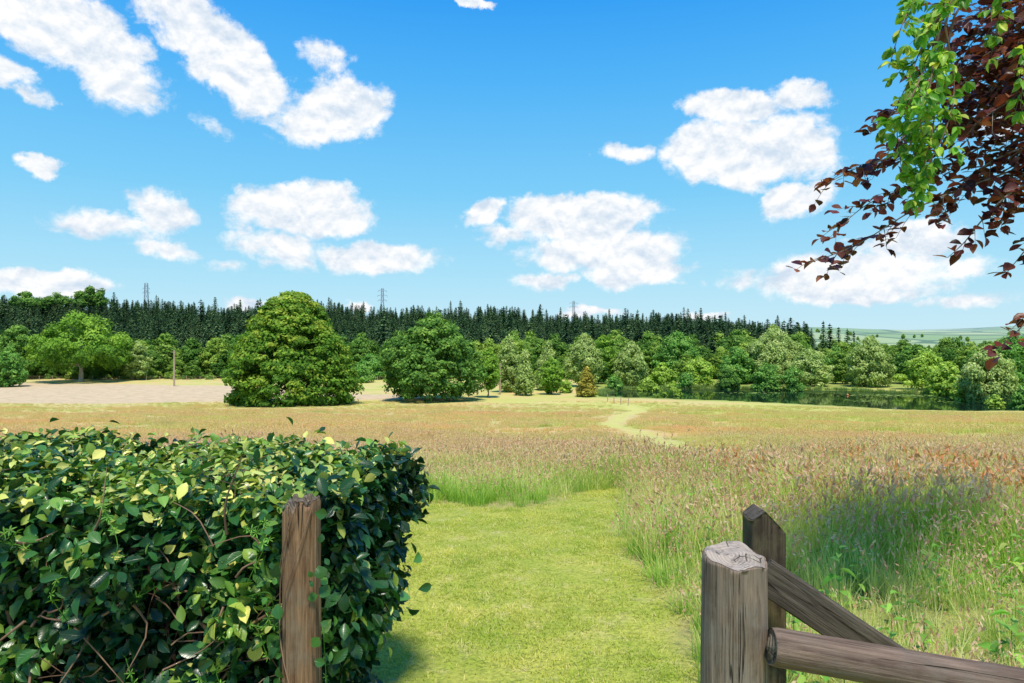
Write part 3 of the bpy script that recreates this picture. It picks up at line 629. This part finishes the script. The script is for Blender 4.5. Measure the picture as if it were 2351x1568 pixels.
def endgrain_mat(name,c1,c2):
    m,nt,out=newmat(name); tc=N(nt,'ShaderNodeTexCoord'); V=mapping(nt,tc.outputs['Object'],(1,1,0))
    x,y,z=sep(nt,V); x=math_(nt,'ADD',x,.012); r=math_(nt,'SQRT',math_(nt,'ADD',math_(nt,'MULTIPLY',x,x),math_(nt,'MULTIPLY',y,y)))
    nz=noise(nt,V,20,6,.7); rings=math_(nt,'SINE',math_(nt,'MULTIPLY_ADD',r,620,math_(nt,'MULTIPLY',nz,9)))
    vor=N(nt,'ShaderNodeTexVoronoi',feature='DISTANCE_TO_EDGE'); nt.links.new(mapping(nt,V,(1,1.5,1)),vor.inputs['Vector']); vor.inputs['Scale'].default_value=24
    cm=math_(nt,'MULTIPLY',mrange(nt,vor.outputs['Distance'],0,.04,1,0),mrange(nt,noise(nt,V,25,3),.48,.62))
    c=mix(nt,mrange(nt,rings,-1,1,.2,.8),c1,c2); c=mix(nt,mrange(nt,nz,.45,.65,0,.8),c,tuple(k*.6 for k in c1)); c=mix(nt,math_(nt,'MULTIPLY',cm,.85),c,(.05,.035,.025))
    p=N(nt,'ShaderNodeBsdfPrincipled'); nt.links.new(c,p.inputs['Base Color']); p.inputs['Roughness'].default_value=.9
    b=N(nt,'ShaderNodeBump'); b.inputs['Strength'].default_value=1.; b.inputs['Distance'].default_value=.008; nt.links.new(math_(nt,'SUBTRACT',math_(nt,'MULTIPLY_ADD',rings,.12,math_(nt,'MULTIPLY',nz,1.5)),cm),b.inputs['Height']); nt.links.new(b.outputs[0],p.inputs['Normal']); nt.links.new(p.outputs[0],out.inputs[0]); return m
W_post=wood_mat('weathered_post',(.15,.105,.072),(.38,.28,.20),(.29,.235,.18),1.,.6)
W_dark=wood_mat('dark_post',(.05,.036,.024),(.16,.115,.07),(.17,.14,.07),1.2,.6,.4)
W_rail=wood_mat('rail_wood',(.11,.07,.05),(.30,.21,.15),(.21,.16,.12),.9,.6)
W_brd=wood_mat('brace_wood',(.07,.055,.04),(.19,.155,.115),(.13,.11,.085),1.1,.5)
W_left=wood_mat('old_post',(.14,.07,.035),(.44,.26,.14),(.28,.20,.13),1.1,.7)
W_end=endgrain_mat('end_grain',(.38,.30,.23),(.52,.43,.34)); W_end2=endgrain_mat('end_grain_dark',(.12,.09,.06),(.24,.19,.13))
def post(name,R,z0,z1,loc,mats,square=0.,topf=None,seed=0,sides=128,rings=90,groove=.03,taper=0,parent=None,rot=None,knots=()):
    rng=np.random.default_rng(seed); th=np.linspace(0,2*np.pi,sides,endpoint=False); zs=np.linspace(z0,z1,rings)
    ph=rng.uniform(0,6.28,8)
    if square>0:
        pw=2/(1-square*.85); den=(abs(np.cos(th))**pw+abs(np.sin(th))**pw)**(1/pw); shape=1/den
    else: shape=1+.03*np.cos(2*th+ph[0])+.025*np.cos(3*th+ph[1])
    TH,Z=np.meshgrid(th,zs)
    g=np.zeros_like(TH)
    for k,a in((9,.35),(14,.4),(23,.5),(31,.35)): g+=a*np.abs(np.sin(k*.5*TH+ph[k%8]+.35*np.sin(Z*5+ph[(k+3)%8])))**.4
    g=(g/1.6-.8)*groove; g+=.02*np.sin(TH+Z*3+ph[5])+.02*np.sin(2*TH-Z*5+ph[6])
    for kt,kz,kr in knots: g+=.07*np.exp(-(((TH-kt+np.pi)%(2*np.pi)-np.pi)/.35)**2-((Z-kz)/kr)**2)-.06*np.exp(-(((TH-kt+np.pi)%(2*np.pi)-np.pi)/.12)**2-((Z-kz)/(kr*.35))**2)
    r=R*(shape[None]+g)*(1+taper*(z1-Z)/(z1-z0))
    edge=sstep(z1-.012,z1,Z); r=r*(1-.06*edge)
    v=np.stack([r*np.cos(TH),r*np.sin(TH),Z],-1).reshape(-1,3)
    i=np.arange(rings-1)[:,None]*sides; j=np.arange(sides)[None]; k=(j+1)%sides
    f=np.stack([i+j,i+k,i+sides+k,i+sides+j],-1).reshape(-1,4)
    mb=MB()
    fr=np.array([1,.94,.8,.62,.45,.28,.12,.03]); cr=r[-1][None]*fr[:,None]
    cz=z1+.0015+.004*np.sin(cr*90+ph[2])*(fr[:,None]<.98)+.006*(1-fr[:,None])-.008*np.exp(-((np.cos(th-ph[1])[None]-1)*9)**2)*(fr[:,None])
    cv=np.stack([cr*np.cos(th),cr*np.sin(th),cz],-1).reshape(-1,3)
    i=np.arange(len(fr)-1)[:,None]*sides; fc=np.stack([i+j,i+k,i+sides+k,i+sides+j],-1).reshape(-1,4)
    if topf is not None:
        v[:,2]=np.minimum(v[:,2],topf(v[:,0],v[:,1])); cv[:,2]=np.minimum(cv[:,2],topf(cv[:,0],cv[:,1])+.0015)
    mb.add(v,f,0); mb.add(cv,fc,1); 
    last=np.array([[ (len(fr)-1)*sides+q for q in range(sides)]])
    mb.f.setdefault(sides,[]).append((last+mb.n-len(cv),1,True))
    mb.f[sides].append((np.arange(sides)[None,::-1],1,False))
    o=mb.obj(name,mats,loc,parent)
    if rot is not None: o.rotation_mode='QUATERNION'; o.rotation_quaternion=rot
    return o
fence=bpy.data.objects.new('wooden_fence',None); scene.collection.objects.link(fence)
post('gate_post',.087,-.2,1.06,(.632,1.93,0),[W_post,W_end],topf=lambda x,y:1.042+.20*y-.06*x+.006*np.sin(x*60)+.005*np.sin(y*80+1),seed=4,parent=fence,taper=.05,groove=.08,knots=((-1.2,.9,.05),(-1.9,.62,.04)))
post('pointed_post',.058,-.2,1.2,(.832,2.26,0),[W_dark,W_brd],square=.8,topf=lambda x,y:np.minimum(1.10+.75*(x+.014),1.10-1.05*(x+.014))+.0*y,seed=9,parent=fence,groove=.03)
def along(name,a,b,R,mats,seed,square=0,flat=None,groove=.03,knots=()):
    a=Vector(a);b=Vector(b);d=b-a; q=d.to_track_quat('Z','Y'); o=post(name,R,0,d.length,a,mats,square=square,seed=seed,parent=fence,rot=q,groove=groove,rings=120,knots=knots); 
    return o
along('round_rail',(2.6,1.72,.54),(.70,1.845,.825),.050,[W_rail,W_end2],12,groove=.08,knots=((2.,1.3,.06),(4.2,1.0,.05),(0.4,1.6,.05)))
def board(name,a,b,h,t,mat,parent):
    a=Vector(a);b=Vector(b);d=b-a; L=d.length; mb=MB(); n=40; zs=np.linspace(0,L,n); bv=.005
    prof=np.array([[-t/2+bv,-h/2],[t/2-bv,-h/2],[t/2,-h/2+bv],[t/2,h/2-bv],[t/2-bv,h/2],[-t/2+bv,h/2],[-t/2,h/2-bv],[-t/2,-h/2+bv]])
    v=[]
    for z in zs:
        w=1+.015*math.sin(z*14)
        for p in prof: v.append([p[0],p[1]*w,z])
    i=np.arange(n-1)[:,None]*8; j=np.arange(8)[None]; k=(j+1)%8
    mb.add(v,[np.stack([i+j,i+k,i+8+k,i+8+j],-1).reshape(-1,4),np.array([range(7,-1,-1)]),np.array([range((n-1)*8,n*8)])],0,smooth=False)
    o=mb.obj(name,[mat],a,parent)
    zax=d.normalized(); up=Vector((0,0,1)); yax=(up-zax*up.dot(zax)).normalized(); xax=yax.cross(zax); M=Matrix((xax,yax,zax)).transposed(); o.rotation_mode='QUATERNION'; o.rotation_quaternion=M.to_quaternion()
board('diagonal_brace',(.775,2.12,.93),(1.50,1.99,.455),.105,.03,W_brd,fence)
mb=MB()
for q in[(.80,1.80,.828),(.90,2.09,.86)]:
    tube(mb,[[q[0],q[1]+.02,q[2]],[q[0],q[1]-.0,q[2]]],[.005,.005],8); tube(mb,[[q[0],q[1],q[2]],[q[0],q[1]-.001,q[2]]],[.005,.0005],8)
mb.obj('nails',[M_steel],parent=fence)
post('wooden_post',.056,-.2,1.157,(-.662,2.15,0),[W_left,W_end2],square=.35,seed=21,groove=.16,topf=lambda x,y:1.145+.02*np.sin(x*160)+.012*np.sin(y*120+x*70)+.15*x,knots=((-1.4,.9,.06),))

# ------------------------------------------------------------------ hedge
def near_leaf(name,cols,rough=.38,transl=.22,spec=.45,vein=(1.5,1.5,1.4)):
    m,nt,out=newmat(name); r,g,b,a=attr(nt,'tint')
    cr=N(nt,'ShaderNodeValToRGB'); e=cr.color_ramp
    while len(e.elements)<len(cols): e.elements.new(.5)
    for i,(p,c) in enumerate(cols): e.elements[i].position=p; e.elements[i].color=(*c,1)
    nt.links.new(r,cr.inputs[0]); c=cr.outputs[0]
    k=math_(nt,'MULTIPLY_ADD',g,.7,.62); cc=N(nt,'ShaderNodeCombineColor')
    for i in range(3): nt.links.new(k,cc.inputs[i])
    c=mix(nt,1.,c,cc.outputs[0],'MULTIPLY')
    mid=mrange(nt,b,0,.09,1,0)
    vs=math_(nt,'SINE',math_(nt,'MULTIPLY',math_(nt,'MULTIPLY_ADD',b,-.25,a),48)); vs=mrange(nt,vs,.75,1.,0,.45)
    vv=math_(nt,'MAXIMUM',math_(nt,'MULTIPLY',mid,.7),vs); c=mix(nt,vv,c,mix(nt,1.,c,vein,'MULTIPLY'))
    g_=N(nt,'ShaderNodeNewGeometry'); blem=mrange(nt,noise(nt,g_.outputs['Position'],60,3),.66,.74,0,.5); c=mix(nt,blem,c,(.22,.15,.06))
    bp=N(nt,'ShaderNodeBump'); bp.inputs['Strength'].default_value=.4; bp.inputs['Distance'].default_value=.004; nt.links.new(vv,bp.inputs['Height'])
    leaf_shader(nt,out,c,transl,rough,spec,bp.outputs[0]); return m
H_leaf=near_leaf('hedge_leaf',[(0,(.010,.045,.012)),(.35,(.026,.105,.022)),(.65,(.08,.23,.035)),(.82,(.32,.46,.07)),(1,(.74,.68,.17))],.30,.2,.5)
H_twig=bark('hedge_twig',(.10,.055,.032),(.30,.18,.11))
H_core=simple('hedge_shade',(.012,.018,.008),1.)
H_vine=near_leaf('cleaver_leaf',[(0,(.12,.32,.04)),(1,(.24,.5,.07))],.5,.3,.3)
def hedge():
    rng=np.random.default_rng(11); mb=MB()
    X0,X1=-4.4,-.53; Y0,Y1=2.24,3.42
    def ztop(x): return 1.115+.04*np.clip((-x-.4)/2.2,0,1.5)
    def lump(a,b): return .035*(np.sin(a*7+b*5)+np.sin(a*13-b*9+1)+np.sin(a*4.1+b*12+2))
    def inset(z): return -.18*np.clip(1-z/.85,0,1)
    def emit(n,face,deep,tmean,tsd,size):
        u=rng.random(n);v=rng.random(n)
        if face=='front':
            x=X0+(X1-X0)*u; z=v*1.2; y=Y0+0*x; o=np.tile([0,-1.,0],(n,1)); L=lump(x,z)
        elif face=='top':
            x=X0+(X1-X0)*u; y=Y0+(Y1-Y0)*v; z=ztop(x); o=np.tile([0,0,1.],(n,1)); L=lump(x,y)*.6
        elif face=='end':
            y=Y0+(Y1-Y0)*u; z=v*1.2; x=X1+0*y; o=np.tile([1.,0,0],(n,1)); L=lump(y,z)
        else:
            x=X0+(X1-X0)*u; z=v*1.2; y=Y1+0*x; o=np.tile([0,1.,0],(n,1)); L=lump(x,z)
        p=np.stack([x,y,z],1)
        zt=ztop(x); cx=np.clip(p[:,0],X0,X1-.14); cy=np.clip(p[:,1],Y0+.12,Y1-.12); cz=np.minimum(p[:,2],zt-.12)
        c=np.stack([cx,cy,cz],1); dd=p-c; l=np.linalg.norm(dd,axis=1,keepdims=True); o=np.where(l>.02,norm(dd),o); p=np.where(l>.14,c+norm(dd)*.13,p)
        p=p+o*(L[:,None]-deep*rng.random(n)[:,None]+rng.exponential(.018,n)[:,None])
        p[:,0]+=np.where(p[:,0]>X1-.6,inset(p[:,2])*np.clip((p[:,0]-X1+.6)/.5,0,1),0)
        keep=np.ones(n,bool)
        if face=='front': 
            keep&=~((abs(p[:,0]+.662)<.055)&(p[:,2]<1.12)&(p[:,1]<2.3)&(rng.random(n)<.95))
            gap=np.sin(x*9+z*7)+np.sin(x*5-z*11+2)+np.sin(x*17+z*3)+.6*np.sin(x*31-z*23); keep&=~((gap>.85)&(rng.random(n)<.85))
        p=p[keep];o=o[keep];m=len(p)
        up=np.array([0,0,1.]); nn=o*.6+up*.6+rng.normal(0,.65,(m,3)); td=rng.normal(0,.8,(m,3))+o*.45-up*.3
        pat=.16*(np.sin(p[:,0]*4.3+p[:,2]*6)+np.sin(p[:,0]*9.1-p[:,2]*5+1))
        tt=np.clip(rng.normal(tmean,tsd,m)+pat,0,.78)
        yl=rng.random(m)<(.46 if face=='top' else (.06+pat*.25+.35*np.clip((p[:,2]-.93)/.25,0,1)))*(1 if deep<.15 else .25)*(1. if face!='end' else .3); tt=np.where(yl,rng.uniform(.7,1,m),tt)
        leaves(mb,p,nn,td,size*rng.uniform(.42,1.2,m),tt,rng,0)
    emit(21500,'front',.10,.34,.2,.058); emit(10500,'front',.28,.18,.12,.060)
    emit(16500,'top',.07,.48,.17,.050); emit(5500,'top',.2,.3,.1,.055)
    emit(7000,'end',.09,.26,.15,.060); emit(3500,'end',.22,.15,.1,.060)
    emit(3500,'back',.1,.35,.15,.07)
    for i in range(420):
        x=rng.uniform(-3.3,-.72); z=rng.uniform(.1,1.05); y=Y0+rng.uniform(-.05,.2); d=norm(rng.normal(0,1,3)*np.array([1,.4,.9])+np.array([0,-.1,.25])); L=rng.uniform(.08,.24)
        p=np.array([x,y,z]); pts=[p,p+d*L*.5+rng.normal(0,.02,3),p+d*L+rng.normal(0,.03,3)]; tube(mb,curve(pts,6),np.linspace(rng.uniform(.002,.006),.0012,6),5,1)
    for i in range(40):
        x=rng.uniform(-3.3,-1.0); y=Y0+rng.uniform(.12,.28); pts=[[x,y,0]]
        for k in range(4): pts.append([pts[-1][0]+rng.normal(0,.07),y+rng.normal(0,.04),pts[-1][2]+.23])
        tube(mb,curve(pts,14),np.linspace(.014,.005,14),6,1)
    for i in range(160):
        x=rng.uniform(-3.2,-.65); y=rng.uniform(Y0+.1,Y1); z=ztop(x); h=rng.uniform(.02,.07); pts=np.array([[x,y,z-.05],[x+rng.normal(0,.02),y,z+h*.5],[x+rng.normal(0,.05),y,z+h]]); tube(mb,pts,[.002,.0015,.001],4,1)
        m=6; tpos=curve(pts,m); leaves(mb,tpos,rng.normal(0,.5,(m,3))+[0,0,.8],rng.normal(0,1,(m,3))+[0,0,.5],np.full(m,.034),rng.uniform(.7,1,m),rng)
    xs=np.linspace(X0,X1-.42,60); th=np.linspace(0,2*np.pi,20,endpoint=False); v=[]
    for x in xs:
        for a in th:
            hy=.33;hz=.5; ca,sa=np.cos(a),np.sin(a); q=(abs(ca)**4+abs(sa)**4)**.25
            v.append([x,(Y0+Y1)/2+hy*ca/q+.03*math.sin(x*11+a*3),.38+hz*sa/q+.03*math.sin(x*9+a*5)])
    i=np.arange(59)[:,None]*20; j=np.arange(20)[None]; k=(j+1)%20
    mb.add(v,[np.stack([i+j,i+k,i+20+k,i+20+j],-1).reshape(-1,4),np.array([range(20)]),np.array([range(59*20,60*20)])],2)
    for i in range(13):
        x=rng.normal(-1.0,.3); x=min(x,-.6); z=rng.uniform(.5,1.15); y=Y0-.07; pts=[[x,y,z]]
        for k in range(4): pts.append([pts[-1][0]+rng.normal(0,.06),y+rng.normal(0,.02),pts[-1][2]+rng.uniform(-.14,.05)])
        c=curve(pts,26); c[:,2]=np.minimum(c[:,2],1.2); tube(mb,c,.0016,4,3)
        for q in c[::4]:
            m=6; a=np.linspace(0,6.28,m,endpoint=False); ax=norm(rng.normal(0,.6,3)+np.array([0,-.3,.6])); e1=norm(np.cross(ax,[.3,.2,1])); e2=np.cross(ax,e1)
            td=np.cos(a)[:,None]*e1+np.sin(a)[:,None]*e2; leaves(mb,np.tile(q,(m,1)),np.tile(ax,(m,1)),td,rng.uniform(.014,.024),rng.random(m),rng,3,wid=.22,curl=.1,fold=.05)
    for i in range(60):
        z=rng.uniform(.15,1.14); sx=rng.choice([-1,1]); p=np.array([[-.662+sx*rng.uniform(.045,.085),2.08+rng.uniform(-.02,.03),z]]); leaves(mb,p,np.array([[sx*.3,-1,.3]])+rng.normal(0,.25,(1,3)),np.array([[sx*.6,0,-.6]])+rng.normal(0,.5,(1,3)),np.array([rng.uniform(.02,.045)]),np.array([rng.uniform(.2,.7)]),rng,0,wid=.95)
    for s_ in range(3):
        zz=np.linspace(.1,1.14,30); a=zz*rng.uniform(3,6)+s_*1.3; pp=np.stack([-.662+.064*np.sin(a),2.145-.072*np.abs(np.cos(a))-.0,zz],1); tube(mb,pp,.0018,5,1)
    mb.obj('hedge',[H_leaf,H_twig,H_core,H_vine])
hedge()
# broad-leaved weeds among the long grass behind the fence
def weeds():
    rng=np.random.default_rng(8); mb=MB(); k=0
    wl=near_leaf('weed_leaf',[(0,(.12,.32,.03)),(.6,(.26,.48,.07)),(1,(.55,.62,.14))],.45,.35,.35)
    while k<75:
        y=rng.uniform(2.7,8); x=y*rng.uniform(.12,.8)
        if d_mown(np.array([x]),np.array([y]))[0]<.15 or (x<2.2 and y<2.5): continue
        z=terrain(x,y); h=rng.uniform(.15,.42); n=int(rng.integers(6,13)); a=np.arange(n)*2.4; t=np.linspace(.15,1,n)
        tube(mb,[[x,y,z],[x+.01,y,z+h]],[.003,.0015],4,0,.3)
        c=np.stack([np.full(n,x),np.full(n,y),z+h*t],1); td=np.stack([np.cos(a),np.sin(a),np.full(n,.35)],1)
        leaves(mb,c,np.stack([-np.cos(a)*.3,-np.sin(a)*.3,np.ones(n)],1)+rng.normal(0,.2,(n,3)),td,rng.uniform(.07,.14)*(1.1-.6*t),np.clip(rng.normal(.45,.25,n),0,1),rng,0,wid=.5,curl=.25); k+=1
    mb.obj('broadleaf_weeds',[wl])
weeds()

# ------------------------------------------------------------------ overhanging copper beech and creeper
C_leaf=near_leaf('copper_beech_leaf',[(0,(.04,.013,.014)),(.5,(.11,.024,.022)),(.85,(.22,.05,.032)),(1,(.32,.12,.06))],.38,.4,.45,(1.4,1.3,1.3))
G_leafn=near_leaf('green_leaf',[(0,(.08,.26,.02)),(.5,(.19,.42,.035)),(.85,(.42,.58,.06)),(1,(.66,.66,.10))],.4,.4,.35)
def wp(px,py,d): return np.array([(px-CX)/F*d,d,CAMH+(CY-py)/F*d])
def branch(mb,pts,rng,leafsize,sp,tw,twl,tri=0,r0=.007,green=False):
    c=curve(pts,40); tube(mb,c,np.linspace(r0,.0014,40),6,1)
    seg=np.linalg.norm(np.diff(c,axis=0),axis=1); L=seg.sum(); cum=np.concatenate([[0],np.cumsum(seg)])
    P=[];D=[]
    def run(cc,step,start=0):
        sg=np.linalg.norm(np.diff(cc,axis=0),axis=1); cu=np.concatenate([[0],np.cumsum(sg)]); s=np.arange(start,cu[-1],step)
        for q,s_ in enumerate(s):
            p=np.array([np.interp(s_,cu,cc[:,i]) for i in range(3)]); i=min(np.searchsorted(cu,s_),len(cc)-1); d=norm(cc[i]-cc[max(i-1,0)]+1e-6)
            side=np.cross(d,[0,0,1.]); side=norm(side)*(1 if q%2 else -1); P.append(p); D.append(norm(d*.7+side*.9+rng.normal(0,.25,3)+np.array([0,0,-.15])))
        P.append(cc[-1]); D.append(norm(cc[-1]-cc[-2]))
    run(c,sp*1.6,L*.25)
    s=.05
    while s<L-.04:
        p=np.array([np.interp(s,cum,c[:,i]) for i in range(3)]); i=min(np.searchsorted(cum,s),39); d=norm(c[i]-c[i-1]); sd=norm(rng.normal(0,1,3)*np.array([1,1.3,.6]))
        dr=norm(d*.9+sd*.8+np.array([0,0,-.15])); l=twl*rng.uniform(.5,1.2)*(1-.55*s/L); e=[p,p+dr*l*.5,p+dr*l+np.array([0,0,-.18*l])]; cc=curve(e,8); tube(mb,cc,np.linspace(.0025,.001,8),4,1); run(cc,sp,.02); s+=tw*rng.uniform(.6,1.4)
    P=np.array(P);D=np.array(D);n=len(P)
    if green:
        for k,off in enumerate([(-.9),(-.4),(0),(.45),(.9)]):
            side=norm(np.cross(D,np.array([0,0,1.])+.001)); td=norm(D*math.cos(off)+side*math.sin(off)+np.array([0,0,-.6]))
            leaves(mb,P+D*.012,rng.normal(0,.5,(n,3))+np.array([-.2,-.6,.6]),td,leafsize*rng.uniform(.6,1.15,n)*(1-.2*abs(off)),rng.random(n),rng,0,wid=.52)
    else: leaves(mb,P,rng.normal(0,.45,(n,3))+np.array([0,-.25,1.]),D,leafsize*rng.uniform(.65,1.15,n),rng.random(n),rng,0,wid=.74,curl=.1)
def beech():
    rng=np.random.default_rng(5); mb=MB()
    BR=[[(2500,330,3.8),(2300,400,3.65),(2120,470,3.55),(1970,560,3.5),(1855,605,3.45)],[(2500,180,3.9),(2280,260,3.8),(2090,345,3.7),(1970,385,3.65),(1893,425,3.6)],[(2480,80,3.6),(2290,150,3.6),(2150,210,3.6),(2060,255,3.55),(1995,290,3.5)],
     [(2500,360,3.4),(2340,430,3.4),(2260,500,3.4),(2215,555,3.4),(2175,592,3.4)],[(2500,300,3.6),(2320,350,3.6),(2210,420,3.6),(2160,505,3.6)],[(2480,20,3.8),(2300,60,3.8),(2200,100,3.8),(2120,170,3.8)],[(2480,-80,3.5),(2330,-20,3.5),(2250,30,3.5),(2170,60,3.5)],
     [(2460,430,3.5),(2390,530,3.5),(2345,585,3.5),(2312,625,3.5)],[(2460,560,3.3),(2410,660,3.3),(2350,745,3.3),(2285,805,3.3)],[(2500,150,4.),(2330,200,4.),(2240,240,4.),(2130,300,4.),(2035,335,4.)],[(2450,250,3.7),(2350,330,3.7),(2320,420,3.7),(2292,500,3.7)],
     [(2420,-20,3.9),(2350,90,3.9),(2300,170,3.9),(2240,250,3.9)],[(2500,250,4.),(2290,320,4.),(2110,420,4.),(1990,470,4.),(1905,545,4.)],[(2480,60,4.1),(2340,120,4.1),(2230,160,4.1),(2100,230,4.1)],[(2480,-100,4.1),(2370,-40,4.1),(2240,-10,4.1),(2140,10,4.1)],[(2480,120,3.3),(2390,190,3.3),(2320,230,3.3),(2230,290,3.3)],[(2470,200,3.6),(2400,320,3.6),(2370,420,3.6),(2335,480,3.6)],[(2480,0,3.4),(2400,60,3.4),(2340,100,3.4),(2270,120,3.4)],
     [(2480,30,4.3),(2350,70,4.3),(2280,110,4.3),(2190,150,4.3)],[(2480,90,4.4),(2360,160,4.4),(2290,200,4.4),(2200,220,4.4)],[(2480,150,4.2),(2380,220,4.2),(2300,250,4.2),(2150,270,4.2)],[(2480,-40,4.3),(2380,20,4.3),(2320,50,4.3),(2250,60,4.3)],[(2460,120,3.6),(2380,140,3.6),(2330,160,3.6),(2290,210,3.6)],
     [(2500,10,3.5),(2380,90,3.5),(2290,140,3.5),(2180,190,3.5)],[(2500,200,3.8),(2360,240,3.8),(2270,270,3.8),(2190,320,3.8)],[(2500,90,3.9),(2400,110,3.9),(2320,190,3.9),(2260,290,3.9)],[(2440,-80,3.8),(2330,10,3.8),(2230,100,3.8),(2190,200,3.8)],[(2500,180,4.3),(2250,280,4.3),(2100,300,4.3),(2010,380,4.3)],[(2460,-20,3.3),(2390,30,3.3),(2350,130,3.3),(2330,230,3.3)]]
    hub=np.array([4.6,4.6,3.6])
    for k,b in enumerate(BR):
        pts=[wp(*q) for q in b]; branch(mb,pts,rng,.070,.032,.064 if k not in(0,3,7,8,4) else .09,.28 if k not in(8,7,3) else .14)
        tube(mb,curve([hub,(hub+pts[0])/2+rng.normal(0,.1,3)+[0,0,.15],pts[0]],10),np.linspace(.03,.007,10),6,1)
    tube(mb,curve([[6.2,5.6,terrain(6.2,5.6)-.3],[6.1,5.5,1.5],[5.6,5.2,2.9],hub],14),np.linspace(.28,.05,14),12,1)
    tube(mb,curve([[6.1,5.5,1.5],[6.4,5.8,3.5],[6.3,6.2,6.5]],10),np.linspace(.24,.09,10),12,1)
    mb.obj('copper_beech_tree',[C_leaf,B_grey])
    mb=MB(); GR=[[(2230,-160),(2160,20),(2140,150),(2125,300),(2100,462)],[(2200,-160),(2110,-20),(2070,60),(2045,140)],[(2230,-60),(2130,80),(2080,200),(2030,290)],[(2330,-160),(2300,0),(2275,130)],[(2460,-60),(2370,80),(2342,250)],[(2170,60),(2190,200),(2170,300),(2120,400)],[(2260,-160),(2200,-20),(2130,70),(2110,130)],[(2150,100),(2130,220),(2100,330),(2110,440)],[(2150,220),(2140,300),(2120,380),(2095,455)],[(2140,120),(2090,230),(2060,300),(2070,390)]]
    for g in GR:
        pts=[wp(a,b,3.15+rng.normal(0,.1)) for a,b in g]; branch(mb,pts,rng,.062,.062,.115,.14,green=True,r0=.004)
        tube(mb,curve([pts[0],pts[0]+np.array([.5,.3,.8]),hub+np.array([0,0,.8])],8),.006,5,1)
    mb.obj('creeper_vine',[G_leafn,H_twig])
beech()

# ------------------------------------------------------------------ camera
cd=bpy.data.cameras.new('camera'); cd.lens=24; cd.sensor_width=36; cd.clip_end=12000; cd.clip_start=.05
co=bpy.data.objects.new('camera',cd); co.location=(0,0,CAMH); co.rotation_euler=(math.radians(90),0,0); scene.collection.objects.link(co); scene.camera=co
